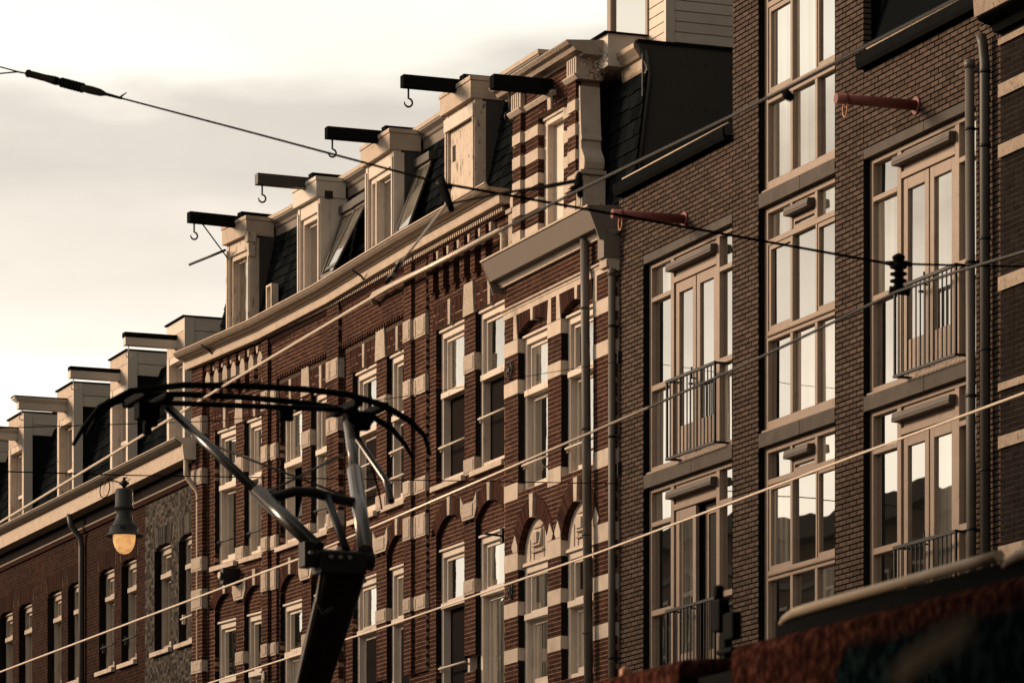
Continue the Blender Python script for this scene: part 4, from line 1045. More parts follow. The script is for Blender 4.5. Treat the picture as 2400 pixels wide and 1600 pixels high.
            b = MB(); b.box(F, x0 + .06, x1 - .05, W0 - .16, W0 - .15, 14.4, 15.76); b.build('pane', 'glass_old', wn)
            b = MB(); sashframe(b, F, x0 + .06, x1 - .05, 14.4, 15.76, W0 - .19, W0 - .13, .045); b.build('sash', m, wn)
        # cheek
        b = MB(); b.prof(F, [(W0 - .165, 14.4), (W0 - .165, zb), (-.5, zb), (-.06, 14.4)], c - .03, c - .004)
        ck = b.build('cheek', 'board' if kind == 'clean' else 'black_panel', fas)
        b = MB(); b.prof(F, [(W0 - .165, 14.4), (W0 - .165, zb), (-.5, zb), (-.06, 14.4)], a + .004, a + .03); b.build('cheek', 'slate', fas)
        # beam, hook
        uc = (u0 + u1) / 2 + (0 if kind != 'open' else .10)
        b = MB(); b.box(F, uc - .075, uc + .075, -1.3, 1.03, 16.265, 16.44) if kind != 'plain' else None
        b.build('hoist_beam', 'beam_black' if kind != 'clean' else 'pipe_dark', fas, bevel=.008)
        b = MB(); b.box(F, uc - .09, uc + .09, -1.3, .12, 16.441, 16.52); b.build('beam_cover', 'beam_black', fas)
        b = MB(); hook_mesh(b, F.p(uc, .93, 16.265), .21, .060, .0145, Vector((F.n[0], F.n[1], 0)) * -1); b.build('hoist_hook', 'iron', fas)
        if kind == 'clean':
            bx('vent_opening', F, u1 - .004, u1 + .002, -.06, .08, zb - .02, zb + .10, 'room', fas)
        return fas
    d1 = dormer(R1, -1.44, -.42, 'old', 'paint_peel', 'fascia')
    dormer(R2, -1.40, -.34, 'clean', 'paint', 'board'); dormer(R3, -2.10, -.75, 'open', 'paint', 'fascia'); dormer(R4, -2.07, -.81, 'board', 'paint_peel', 'fascia')
    # stay and rod hanging from the far beam
    b = MB(); b.tube([R1.p(-.93, .78, 16.26), R1.p(-.95, .30, 15.72)], .012, 6); b.tube([R1.p(-2.35, .42, 15.88), R1.p(-1.2, .26, 15.93)], .022, 6); b.build('awning_rod', 'iron', d1)
    b = MB(); b.hull8([R1.p(-1.62, .06, 14.4), R1.p(-1.62, .10, 14.4), R1.p(-1.42, .08, 15.0), R1.p(-1.42, .12, 15.0), R1.p(-1.54, .06, 14.4), R1.p(-1.54, .10, 14.4), R1.p(-1.38, .08, 15.0), R1.p(-1.38, .12, 15.0)]); b.build('prop_board', 'paint_peel', d1)
    # roof windows in the slates
    def roofwin(F, u0, u1, kick):
        b = MB(); t = .035
        def q(u, f, e): return F.p(u, -.22 + (kick + .22) * f + e, 15.78 - 1.05 * f)
        for x0, x1, f0, f1 in ((u0, u0 + t, 0, 1), (u1 - t, u1, 0, 1), (u0, u1, 0, .06), (u0, u1, .94, 1)):
            b.hull8([q(x0, f0, 0), q(x0, f0, .03), q(x0, f1, 0), q(x0, f1, .03), q(x1, f0, 0), q(x1, f0, .03), q(x1, f1, 0), q(x1, f1, .03)])
        o = b.build('roof_window', 'pipe', root)
        b = MB(); b.add([q(u0, 0, .015), q(u1, 0, .015), q(u1, 1, .015), q(u0, 1, .015)], [(0, 1, 2, 3)]); b.build('pane', 'glass_old', o)
        b = MB(); b.box(F, u0 - .03, u1 + .03, -.3, -.14, 15.78, 15.90); b.build('head_flashing', 'pipe_dark', o)
    roofwin(R2, -.28, .28, .16); roofwin(R3, -3.55, -3.0, .30); roofwin(R3, -.65, -.05, .16)
    b = MB(); sashframe(b, R2, -2.98, -2.72, 14.5, 15.12, -.02, .10, .035); o = b.build('roof_window', 'paint_peel', root); bx('pane', R2, -2.95, -2.75, .02, .03, 14.53, 15.08, 'glass_old', o)
    # oval wall plates, gutter brackets, little lamp and sensor
    for F, u, w, z in ((R1, -.04, .10, 11.95), (R2, -3.03, .10, 8.75)):
        b = MB(); pts = [F.p(u + .05 * math.sin(t * math.pi / 8), w + .03, z + .10 * math.cos(t * math.pi / 8)) for t in range(17)]; b.tube(pts, .012, 6, cap=False)
        b.tube([F.p(u, w + .03, z - .07), F.p(u, w + .03, z + .07)], .018, 6); b.box(F, u - .04, u + .04, w + .02, w + .035, z - .015, z + .015); b.build('wall_anchor_plate', 'paint', root)
    b = MB(); b.box(R1, -1.34, -1.20, .0, .30, 10.40, 10.68); b.tube([R1.p(-1.27, .30, 10.54), R1.p(-1.27, .33, 10.54)], .07, 12); o = b.build('wall_lamp', 'iron', root, bevel=.02)
    b = MB(); b.tube([R1.p(-1.27, .331, 10.56), R1.p(-1.27, .345, 10.56)], .055, 12); b.build('lamp_glass', 'paint', o)
    b = MB(); b.tube([R4.p(-.05, .02, 9.75), R4.p(-.05, .30, 9.77)], .016, 6); b.box(R4, -.09, -.01, .0, .05, 9.66, 9.86); b.build('sign_bracket', 'iron', root)
    for F, u in ((R1, -1.9), (R3, -2.0)):
        b = MB(); b.tube([F.p(u, .40, 14.47), F.p(u, .24, 14.38), F.p(u, .20, 14.33)], .016, 6); b.build('gutter_bracket', 'iron', root)
    return root
red_house()

# ================================================================ two lower houses further down the street
def left_window(root, F, a, c, zs, sillm='stone_smooth', guard=None):
    fr = old_window(root, F, a, c, zs + .03, 11.50, 10.99, wf=-.13, zsill=zs, m='paint_shaded'); shade_strips(F, root, a, c, zs + .03, 11.5, [], 0, -.15)
    if guard:
        b = MB(); b.tube([F.p(a + .03, -.06, zs + .42), F.p(a + .05, -.02, zs + .42), F.p(c, -.02, zs + .43)], .016, 6); b.box(F, a + .0, a + .07, -.1, -.05, zs + .34, zs + .50); b.build('window_guard', guard, fr)
    return fr
def lower_house(name, label, uL, uR, ops, brick, mortar, bond, dorm, guards):
    F = LF
    root = thing(name, label, 'house', F.p((uL + uR) / 2, 0, 0), F.rot())
    wl = Wall(root, brick, mortar, .10)
    holes = []
    for a, c in ops:
        uc, hw = (a + c) / 2, (c - a) / 2
        holes += [(a, c, 9.70, 11.50), arch_hole(uc, hw, 11.50, .07), (a - .10, c + .10, 11.57, 11.88)]
        holes += [(a, c, 6.4, 8.6)]
    wl.lay(F, uL, uR, 5.8, 12.42, 0, holes, bond=bond, rec=.004)
    wl.mort.box(F, uL, uR, -.25, -.005, 0, 5.8)
    for a, c in ops:
        uc = (a + c) / 2; n = 17
        for i in range(n):
            x0, x1 = a + (c - a) * i / n + .005, a + (c - a) * (i + 1) / n - .005; k = 1.16
            zb = 11.50 + .07 * (1 - ((x0 + x1) / 2 - uc) ** 2 / ((c - a) / 2) ** 2)
            wl.extra.prism(F, [(x0, zb), (x1, zb), (uc + (x1 - uc) * k, 11.88), (uc + (x0 - uc) * k, 11.88)], -.1, .002)
        wl.mort.box(F, a - .1, c + .1, -.2, -.006, 11.56, 11.88)
    wl.finish(300)
    for i, (a, c) in enumerate(ops):
        left_window(root, F, a, c, 9.72, guard=guards.get(i))
        old_window(root, F, a, c, 6.4, 8.6, 8.1, wf=-.13, m='paint_shaded')
    # cornice; gutter and the bands under the fascia are coloured for their shade
    e1 = uR + (.0 if name != 'grey_brick_house' else .02)
    b = MB(); b.prof(F, [(-.05, 12.38), (.04, 12.38), (.05, 12.45), (-.05, 12.455)], uL, e1); b.build('architrave_band', 'brick_dark', root)
    b = MB(); b.prof(F, [(-.05, 12.457), (.060, 12.457), (.072, 12.478), (-.05, 12.482)], uL, e1); b.build('architrave', 'paint_shaded', root)
    b = MB(); b.prof(F, [(-.05, 12.49), (.05, 12.49), (.05, 12.72), (-.05, 12.72)], uL, e1); b.build('frieze', 'brick_black', root)
    b = MB(); b.prof(F, [(-.05, 12.70), (.30, 12.705), (.305, 12.96), (-.05, 12.96)], uL, e1); b.build('fascia', 'fascia', root)
    b = MB(); b.prof(F, [(-.05, 12.962), (.33, 12.962), (.40, 12.975), (.45, 13.01), (.465, 13.05), (.445, 13.05), (.40, 13.02), (-.05, 13.02)], uL, e1); b.build('gutter', 'gutter_shaded', root)
    b = MB(); b.prof(F, [(.445, 13.045), (.475, 13.042), (.477, 13.058), (.445, 13.06)], uL, e1); b.build('zinc_edge', 'fascia', root)
    slates(F, uL, uR, -.12, 12.98, -.62, 15.0, root)
    finish_slates(root)
    b = MB(); b.prof(F, [(-.16, 12.9), (-.66, 15.0), (-3, 15.2), (-3, 12.9)], uL, uR); b.build('mansard_board', 'slate', root)
    bx('side_wall', F, uL, uR, -8, -.25, 0, 12.9, 'brick_black', root)
    for u0, u1, beam in dorm:
        zt = 15.29
        b = MB(); b.box(F, u0, u1, -1.5, 0, 15.07, zt); d = b.build('dormer', 'fascia' if beam != 'none' else 'paint', root, bevel=.005)
        b = MB(); b.box(F, u0 - .03, u1 + .03, -1.5, .035, zt + .001, zt + .03); b.build('cap_board', 'beam_black', d)
        bx('front_board', F, u0, u1, -.14, -.004, 14.72, 15.066, 'fascia', d)
        b = MB(); b.box(F, u0, u0 + .13, -.16, .0, 12.95, 14.719); b.box(F, u1 - .10, u1, -.17, .0, 12.95, 14.719); b.box(F, u0 + .13, u1 - .1, -.16, -.01, 14.60, 14.719)
        b.build('corner_post', 'paint_peel' if beam == 'mould' else 'paint', d, bevel=.004)
        b = MB(); sashframe(b, F, u0 + .13, u1 - .10, 12.95, 14.60, -.22, -.15, .06); b.box(F, u0 + .14, u1 - .1, -.20, -.14, 13.72, 13.78); w_ = b.build('window_frame', 'paint', d)
        bx('pane', F, u0 + .19, u1 - .16, -.19, -.18, 13.0, 14.54, 'glass_old', w_)
        # cheek: corner board, two wide boards, slate below
        b = MB(); b.box(F, u1 - .01, u1 + .025, -.175, .004, 12.95, zt - .002); b.build('corner_board', 'board', d)
        for k, (z0, z1) in enumerate(((15.07, zt - .003), (14.86, 15.06))): bx('side_board', F, u1 - .01, u1 + .016 - .006 * k, -1.5, -.18, z0, z1, 'board', d)
        bx('cheek', F, u1 - .05, u1 - .002, -1.5, -.18, 12.9, 14.87, 'slate', d)
        bx('cheek', F, u0 + .002, u0 + .05, -1.5, -.18, 12.9, 15.06, 'slate', d)
        uc = (u0 + u1) / 2
        if beam != 'none':
            b = MB(); b.box(F, uc - .08, uc + .08, -.2, .92, 14.83, 14.965)
            if beam == 'mould':
                b.box(F, uc - .10, uc + .10, -.0, .95, 14.965, 14.985); b.box(F, uc - .12, uc + .12, -.0, .98, 14.985, 15.01); b.box(F, uc - .14, uc + .14, 0, 1.01, 15.01, 15.045)
            bm_ = b.build('hoist_beam', 'board', d, bevel=.004)
            b = MB(); wd = .15 if beam == 'mould' else .09; zc = 15.046 if beam == 'mould' else 14.966
            b.box(F, uc - wd, uc + wd, .0, .925 if beam != 'mould' else 1.02, zc, zc + (.02 if beam == 'mould' else .07)); b.build('beam_cap', 'beam_black', bm_)
            b = MB(); hook_mesh(b, F.p(uc, .84, 14.83), .15, .05, .009, Vector((F.n[0], F.n[1], 0))); b.build('hoist_hook', 'board', bm_)
    return root
g = lower_house('grey_brick_house', 'small house of rough grey glazed brick with two windows beside a pale downpipe', -3.30, 0, [(-2.72, -1.71), (-1.26, -.25)], 'brick_grey', 'mortar_grime', 'header', [(-1.97, -.93, 'none')], {1: 'paint'})
h = lower_house('dark_red_brick_house', 'dark red brick house with narrow windows and boxed pale hoisting beams', -17.5, -3.30,
            [(-16.6, -15.6), (-13.42, -12.42), (-11.94, -10.95), (-9.82, -8.82), (-8.37, -7.39), (-6.24, -5.24), (-4.79, -3.83)], 'brick_dark', 'mortar_grime', 'cross',
            [(-5.51, -4.39, 'box'), (-9.12, -7.98, 'mould'), (-12.73, -11.59, 'mould'), (-16.3, -15.15, 'box')], {5: 'iron', 6: 'iron'})
# downpipe and gutter end of the grey house, its own boxed beam
b = MB(); F = LF
b.prof(F, [(-.05, 12.70), (.31, 12.70), (.34, 12.96), (.47, 13.05), (.47, 13.06), (-.05, 13.06)], .02, .05); b.build('gutter_end', 'board', g)
b = MB(); pts = [F.p(-.02, .25, 12.74), F.p(-.02, .25, 12.45), F.p(.0, .20, 12.35), F.p(.06, .08, 12.18), F.p(.08, .06, 12.08), F.p(.08, .06, 5)]
b.tube(pts, .045, 12); p = b.build('downpipe', 'pipe_pale', g)
b = MB()
for z in (12.0, 11.0, 10.05, 9.0): b.tube([F.p(.08, .06, z - .015), F.p(.08, .06, z + .015)], .053, 12)
build_each(b, 'pipe_clip', 'pipe_dark', p)
b = MB(); uc = -1.45; b.box(F, uc - .08, uc + .08, -.1, .92, 14.83, 14.965); hb = b.build('hoist_beam', 'board', g, bevel=.004)
b = MB(); b.box(F, uc - .09, uc + .09, 0, .93, 14.966, 15.05); b.build('beam_cap', 'beam_black', hb)
b = MB(); hook_mesh(b, F.p(uc, .84, 14.83), .15, .05, .009, Vector((F.n[0], F.n[1], 0))); b.build('hoist_hook', 'board', hb)
b = MB(); b.tube([F.p(-7.2, .30, 12.72), F.p(-7.2, .26, 12.5), F.p(-7.19, .08, 12.28), F.p(-7.18, .07, 12.1), F.p(-7.18, .07, 5)], .055, 12); b.build('downpipe', 'pipe_dark', h)
b = MB(); b.lathe(F.p(-13.4, -1.2, 15.2), [(.13, 0), (.13, .25), (.10, .32), (.12, .34), (.13, .5), (.11, .52)], 12); b.build('chimney_pot', 'beam_black', h)
b = MB(); pts = [F.p(-4.6 + .32 * math.sin(t * math.pi / 10), .36, 12.83 + .16 * math.cos(t * math.pi / 10)) for t in range(21)] + [F.p(-4.2, .36, 12.93), F.p(-3.6, .36, 12.80), F.p(-3.2, .36, 12.84)]
b.tube(pts, .010, 5); b.build('loose_cable', 'cable', h)

# ================================================================ street and the far side of it
def street():
    b = MB(); b.add([(-900, -900, -.02), (900, -900, -.02), (900, 1500, -.02), (-900, 1500, -.02)], [(0, 1, 2, 3)]); b.build('ground', 'paving', None, fix=False, kind='structure')
    b = MB(); b.box(MF, -140, 60, 4.0, 22.0, -.018, -.008); b.build('road', 'asphalt', None, kind='structure')
    for w0, w1 in ((0.3, 4.0), (22.0, 25.9)):
        b = MB(); b.box(MF, -140, 60, w0, w1, -.015, .11); b.build('pavement', 'paving', None, kind='structure')
    rr = random.Random(5); u = -138
    for i in range(8):
        L_ = (19, 24, 17, 21, 26, 19, 20, 21)[i]
        if i == 6: u = 27        # a side street opens here and lets the low sun in
        h = (16.6, 17.4, 16.9, 17.8, 17.0, 17.5, 16.7, 17.2)[i]
        t = thing('opposite_house', 'tall brick house on the opposite side of the street, mirrored in the windows', 'house', MF.p(u + L_ / 2, 26, 0), MF.rot(), 'houses across the street')
        bx('wall', MF, u, u + L_ - .05, 26, 36, 0, h, 'render_opp', t)
        b = MB(); b.prof(MF, [(26.2, h - .6), (25.7, h - .5), (25.55, h - .1), (25.5, h), (26.2, h + .05)], u, u + L_ - .05)
        for z in (h - 1.4, h - 4.6, h - 7.8): b.box(MF, u, u + L_ - .05, 25.93, 26.1, z, z + .18)
        b.build('cornice', 'cornice_grey', t)
        b = MB(); n = int(L_ / 1.9)
        g = MB()
        for k in range(n):
            for z in (h - 3.9, h - 7.1, h - 10.3):
                a = u + .6 + k * 1.9; sashframe(b, MF, a, a + 1.1, z, z + 2.1, 25.94, 26.02, .1); g.box(MF, a + .1, a + 1.0, 25.99, 26.01, z + .1, z + 2.0)
        b.build('window_frames', 'paint', t, kind='stuff'); g.build('panes', 'room', t, kind='stuff')
        u += L_
street()

# ================================================================ tram
def tram():
    F = Frame((.72, 14.0), 21.2)
    root = thing('tram', 'tram with red leaf print and teal film on its side and raised pantograph', 'tram', F.p(0, -1.2, 0), F.rot())
    def body(u0, u1):
        b = MB()
        b.prof(F, [(0, .5), (0, 3.215), (-.025, 3.238), (-.4, 3.262), (-1.2, 3.30), (-2.0, 3.262), (-2.37, 3.238), (-2.4, 3.215), (-2.4, .5)], u0, u1)
        o = b.build('car_body', 'wrap', root, bevel=.03); return o
    b1 = body(0.0, 9.5); b2 = body(-9.8, -.43)
    b = MB(); b.prof(F, [(-.06, .5), (-.06, 3.17), (-2.34, 3.17), (-2.34, .5)], -.43, 0); b.build('articulation_bellows', 'rubber', root)
    b = MB(); b.box(F, .30, 9.4, -2.0, -.03, 3.225, 3.288); b.build('roof_recess', 'rubber', b1)
    def fairing(u0, u1):
        b = MB(); n = 8
        pts = [F.p(u0, -.03, 3.277), F.p(u0 + .04, -.028, 3.288), F.p(u0 + .12, -.026, 3.298)] + [F.p(u0 + .12 + (u1 - u0 - .12) * k / n, -.026, 3.300 + .010 * k / n) for k in range(1, n + 1)]
        b.tube(pts, [.005, .012, .017] + [.0175] * n, 14); b.build('roof_fairing', 'rooftube', root)
    fairing(.335, 1.86); fairing(1.872, 3.6); fairing(3.612, 5.4)
    # roof gear over the joint
    b = MB(); b.box(F, -1.48, -1.41, -.635, -.590, 3.46, 3.58); b.box(F, -1.38, -1.29, -.630, -.590, 3.42, 3.52); b.box(F, -1.42, -1.36, -.62, -.59, 3.2, 3.45); b.box(F, -1.42, -1.28, -.64, -.58, 3.37, 3.39)
    b.tube([F.p(-1.5, -.63, 3.59), F.p(-1.5, -.63, 3.64)], .02, 8)
    eq = b.build('roof_equipment', 'rubber', root, bevel=.02)
    b = MB(); b.lathe(F.p(-1.01, -.05, 3.215), [(.012, 0), (.022, .02), (.020, .045), (.008, .055)], 10); b.build('marker_lamp', 'copper', root)
    # lettering on the side, mostly below the picture
    cu = bpy.data.curves.new('lettering', 'FONT'); cu.body = 'hovo'; cu.size = .30; cu.extrude = .001; cu.resolution_u = 3
    o = bpy.data.objects.new('lettering', cu); C.objects.link(o); o.parent = root
    inv = ROOTM[root.name]
    base = F.p(1.42, .004, 2.80)
    o.matrix_basis = inv @ Matrix.Translation(base) @ Matrix.Rotation(F.rot(), 4, 'Z') @ Matrix.Rotation(R(90), 4, 'X')
    cu.materials.append(M['rubber'])
    bpy.context.view_layer.update(); me = bpy.data.meshes.new_from_object(o); mw = o.matrix_basis.copy(); bpy.data.objects.remove(o)
    o = bpy.data.objects.new('lettering', me); C.objects.link(o); o.parent = root; o.matrix_basis = mw
    # pantograph
    P = Frame((-1.43, 22.8), 111.2)
    ctr = .07; KW, KZ = 1.05, 4.60
    b = MB()
    kl, kr = Vector((ctr - .02, KW, KZ + .0)), Vector((ctr + .24, KW, KZ + .0)); hl, hr = Vector((-.44, .0, 5.46)), Vector((.577, .0, 5.44))
    def X(v): return P.p(v[0], v[1], v[2])
    def lerp(a, c, t): return a + (c - a) * t
    # lower arm: a tapering box beam down to the roof
    k0, k1 = Vector((ctr + .02, .28, 3.42)), Vector((ctr + .13, KW, KZ - .01))
    def bar(b, a, c, hu, hv):
        d = (c - a).normalized(); s = Vector((1, 0, 0)); t = d.cross(s).normalized()
        q = []
        for p, k in ((a, .42), (c, 1)):
            for x in (-1, 1):
                for y in (-1, 1): q.append(X(p + s * x * hu * k + t * y * hv))
        b.hull8([q[0], q[1], q[2], q[3], q[4], q[5], q[6], q[7]])
    bar(b, k0, k1 + Vector((0, 0, -.06)), .108, .05)
    pan = b.build('pantograph', 'panto', root, bevel=.015)
    b = MB(); bar(b, Vector((ctr - .03, .33, 3.42)), Vector((ctr + .01, KW + .02, KZ - .08)), .007, .010); b.build('edge_rod', 'panto_pale', pan)  # made pale to draw the light line along the arm's edge
    b = MB(); b.tube([X(Vector((ctr + .08, .30, 3.40))), X(Vector((ctr + .24, KW - .05, KZ - .12)))], .02, 8); b.build('tension_rod', 'panto', pan)
    b = MB(); b.tube([X(kl + Vector((-.08, 0, -.05))), X(kr + Vector((.04, 0, -.05)))], .050, 12); b.box(P, ctr - .03, ctr + .22, KW - .08, KW + .08, KZ - .13, KZ - .02); b.box(P, ctr - .11, ctr - .05, KW - .05, KW + .05, KZ - .10, KZ + .03)
    b.tube([X(Vector((ctr + .0, KW + .02, KZ - .08))), X(Vector((ctr - .04, KW + .05, KZ - .28))), X(Vector((ctr + .0, KW + .04, KZ - .34))), X(Vector((ctr + .06, KW, KZ - .3)))], .012, 6)
    b.build('knee_joint', 'panto', pan, bevel=.012)
    for x, y, z in ((ctr + .02, KW + .085, KZ - .05), (ctr + .07, KW + .085, KZ - .05), (ctr + .12, KW + .085, KZ - .05), (ctr - .08, KW + .055, KZ - .03), (ctr + .22, KW + .03, KZ - .16), (ctr + .15, .62, 4.0), (ctr + .15, .52, 3.85)):  # pale bolts added as small highlights on the black arm
        b = MB(); b.tube([P.p(x, y, z), P.p(x, y + .018, z)], .012, 8); b.build('bolt', 'panto_pale', pan)
    for i in range(3):
        b = MB(); b.tube([P.p(ctr + .16 + .012 * math.sin(t * 1.3 + i), .50 + .16 * t / 6 + .02 * i, 3.85 + .62 * t / 6) for t in range(7)], .009, 6); b.build('cable', 'cable', pan)
    for a, c, r0, r1, nm in ((kl, hl, .040, .026, 'upper_arm'), (kr, hr, .040, .028, 'upper_arm')):
        b = MB(); mid = lerp(a, c, .40 if a is kl else .62)
        b.tube([X(a), X(mid)], [r0, r0], 14); b.tube([X(lerp(a, c, .39 if a is kl else .61)), X(c)], [r1, r1 * .95], 14)
        b.build(nm, 'panto_tube' if a is kl else 'panto_pale', pan)
    b = MB(); t = .34; cl, crr = lerp(kl, hl, t), lerp(kr, hr, t + .02); m = lerp(cl, crr, .5) + Vector((0, 0, .05))
    b.tube([X(cl), X(lerp(cl, m, .6) + Vector((0, 0, .02))), X(m), X(lerp(m, crr, .4) + Vector((0, 0, -.005))), X(crr)], .027, 10)
    b.tube([X(lerp(m, crr, .3)), X(lerp(kl, kr, .60))], .022, 8); b.build('cross_tie', 'panto', pan)
    b = MB()
    a0, a1 = lerp(kl, hl, .37), lerp(kr, hr, .78); c0, c1 = lerp(kl, hl, .75), lerp(kr, hr, .38)
    b.tube([X(a0), X(a1)], .006, 6); b.tube([X(c0), X(c1)], .006, 6)
    b.tube([X(lerp(a0, a1, .0)), X(lerp(a0, a1, .14))], .012, 6); b.build('bracing_wire', 'panto_tube', pan)
    b = MB(); b.tube([P.p(.65, 0, 5.35), P.p(.69, .02, 5.25), P.p(.715, .04, 5.155), P.p(.738, .05, 5.06), P.p(.75, .06, 4.97)], .0055, 6); b.build('shunt_cable', 'cable', pan)
    b = MB(); b.tube([X(hr + Vector((.05, 0, -.08))), X(Vector((.75, .12, 5.12))), X(Vector((.72, .3, 4.98)))], .018, 8); b.build('guide_rod', 'panto_tube', pan)
    # collector head: two bowed strips with horns, tie bar, suspension boxes
    def strip(pts, w, r0):
        b = MB(); n = len(pts); rr = [r0 * (.55 if i in (0, n - 1) else .75 if i in (1, n - 2) else 1) for i in range(n)]
        b.tube([P.p(u, w, z) for u, z in pts], rr, 10); b.build('collector_strip', 'rubber', pan)
    strip([(-1.023, 5.199), (-.971, 5.287), (-.876, 5.407), (-.709, 5.502), (-.421, 5.552), (-.082, 5.569), (.261, 5.572), (.509, 5.559), (.708, 5.514), (.858, 5.440), (.946, 5.363), (.979, 5.258)], .2, .0175)
    strip([(-.836, 5.324), (-.776, 5.428), (-.691, 5.504), (-.545, 5.556), (-.301, 5.574), (.045, 5.579), (.394, 5.569), (.646, 5.544), (.798, 5.512), (.900, 5.456), (.977, 5.376), (1.023, 5.301)], -.2, .0165)
    b = MB(); b.tube([P.p(-.46, 0, 5.487), P.p(0, 0, 5.498), P.p(.62, 0, 5.512)], .015, 8); b.build('tie_bar', 'rubber', pan)
    for u0, u1, z0, z1 in ((-.64, -.47, 5.37, 5.53), (.54, .74, 5.42, 5.55)):
        b = MB(); b.box(P, u0, u0 + .05, -.21, .21, z1 - .05, z1 - .01); b.box(P, u1 - .05, u1, -.21, .21, z1 - .06, z1 - .02); b.box(P, u0 + .02, u1 - .03, -.05, .05, z0 + .02, z1 - .05); b.tube([P.p(u0 + .03, .03, z1 - .03), P.p(u1 - .04, .03, z0 + .03)], .018, 8); b.box(P, u0 + .09, u1 - .01, -.12, -.06, z0, z0 + .09); b.tube([P.p(u0 + .08, 0, z0 - .06), P.p(u0 + .08, 0, z0)], .025, 8); b.build('suspension_box', 'rubber', pan, bevel=.012)
    b = MB(); b.box(P, .18, .26, -.02, .02, 5.43, 5.50); b.build('stop_block', 'rubber', pan, bevel=.008)
tram()

# ================================================================ overhead wires
def ray(px, py, Y): return Vector(((px - 1200) / FPX * Y, Y, CAMZ + (HOR - py) / FPX * Y))
def rayz(px, py, z): return ray(px, py, (z - CAMZ) * FPX / (HOR - py))
def wire(name, pts, r, m, label, cat='wire', n=7, group=None):
    b = MB(); b.tube(pts, r, n); return tag(b.build(name, m), label, cat, group)
far = Vector((-.3616, .932, 0))
p = [rayz(*q, 5.6) for q in ((0, 1574), (714, 1304), (1520, 955), (1777, 840), (1953, 755), (2102, 684), (2232, 640), (2400, 590))]
o = wire('contact_wire', [p[0] + far * 30] + p[:3], .0078, 'copper_wire', 'thick copper contact wire crossing under the striped insulator in front of the modern windows')
b = MB(); b.tube(p[2:] + [p[-1] + (p[-1] - p[-2]) * 6], .0075, 7); b.build('shaded_length', 'wire_shaded', o)  # same wire carried on in a darker, shaded colour
p = [rayz(*q, 5.5) for q in ((490, 1600), (900, 1469), (1409, 1292), (1800, 1145), (2000, 1069), (2400, 921))]
wire('contact_wire', [p[0] + far * 30] + p + [p[-1] + (p[-1] - p[-2]) * 3], .0070, 'copper_wire', 'lowest copper contact wire, passing behind the lower arm of the pantograph')
p = [rayz(*q, 5.55) for q in ((0, 1224), (545, 892), (915, 672), (1182, 536), (1345, 452), (1725, 268), (2240, 0))]
o = wire('contact_wire', [p[0] + (p[0] - p[1]) * 4] + p[:4], .0075, 'copper_wire', 'contact wire running behind the pantograph strips and up to the dark clamp by the gable')
b = MB(); b.tube(p[3:] + [p[-1] + (p[-1] - p[-2]) * 1.5], .0065, 7); b.build('shaded_length', 'wire_shaded', o)
def clamp(name, label, pts, r, m='cable', parts=()):
    b = MB(); b.tube(pts, r, 10); o = tag(b.build(name, m), label, 'wire clamp')
    for nm, ps, rr, mm in parts:
        b = MB(); b.tube(ps, rr, 10); b.build(nm, mm, o)
    return o
clamp('wire_clamp', 'dark clamp hanging from the span wire over the cornice of the long red house', [ray(1036, 420, 21.8), ray(1040, 445, 21.6), ray(1058, 490, 21.0)], [.016, .024, .016],
      parts=[('bolt', [ray(1022, 428, 21.9), ray(1060, 440, 21.9)], .012, 'iron'), ('jaw', [ray(1046, 470, 21.4), ray(1056, 478, 21.4)], .014, 'pipe_pale')])
clamp('wire_clamp', 'dark crossing clamp in front of the striped gable dormer', [ray(1358, 408, 19.6), ray(1356, 432, 19.2), ray(1360, 458, 18.6)], [.014, .022, .014],
      parts=[('jaw', [ray(1338, 444, 18.2), ray(1366, 440, 18.2)], .016, 'cable'), ('bolt', [ray(1348, 418, 19.4), ray(1352, 416, 19.4)], .010, 'pipe_pale')])
wire('pull_off_rod', [ray(1046, 480, 21.2), ray(925, 634, 20.0)], .006, 'copper_wire', 'thin slanting rod from the clamp down to the contact wire')
clamp('wire_insulator', 'short pale and dark insulator where the slanting rod meets the contact wire', [ray(936, 616, 20.0), ray(927, 634, 20.0), ray(906, 662, 19.9)], [.009, .010, .011], 'iron',
      parts=[('porcelain', [ray(941, 612, 20.05), ray(932, 622, 20.05)], .015, 'pipe_pale'), ('porcelain', [ray(924, 640, 19.95), ray(914, 654, 19.95)], .015, 'pipe_pale')])
wire('span_cable', [ray(1052, 478, 21.2), ray(1182, 452, 20.5), ray(1272, 439, 19.9), ray(1350, 424, 19.4)], [.005, .006, .010, .010], 'cable', 'short dark cable between the two clamps above the cornice')
wire('span_wire', [ray(-260, 86, 33), ray(40, 168, 31.3), ray(64, 173, 31)], .0055, 'cable', 'upper of the two black wires that join the plain end of the ribbed insulator')
wire('span_wire', [ray(-260, 196, 32), ray(40, 169, 31.2), ray(64, 173, 31)], .0055, 'cable', 'lower of the two black wires that join the plain end of the ribbed insulator')
wire('span_wire', [ray(286, 231, 30), ray(560, 303, 26.7), ray(1036, 430, 21.9)], .0065, 'cable', 'black span wire falling from the ribbed insulator across the dormers')
wire('span_wire', [ray(1036, 430, 21.9), ray(1445, 503, 22.8), ray(2078, 617, 24)], .0075, 'cable', 'black span wire from the clamp past the red hoisting tube to the hanging insulator')
wire('span_wire', [ray(2100, 618, 24), ray(2250, 622, 25.5), ray(2560, 628, 29)], .0065, 'cable', 'black span wire going from the hanging insulator to the two downpipes')
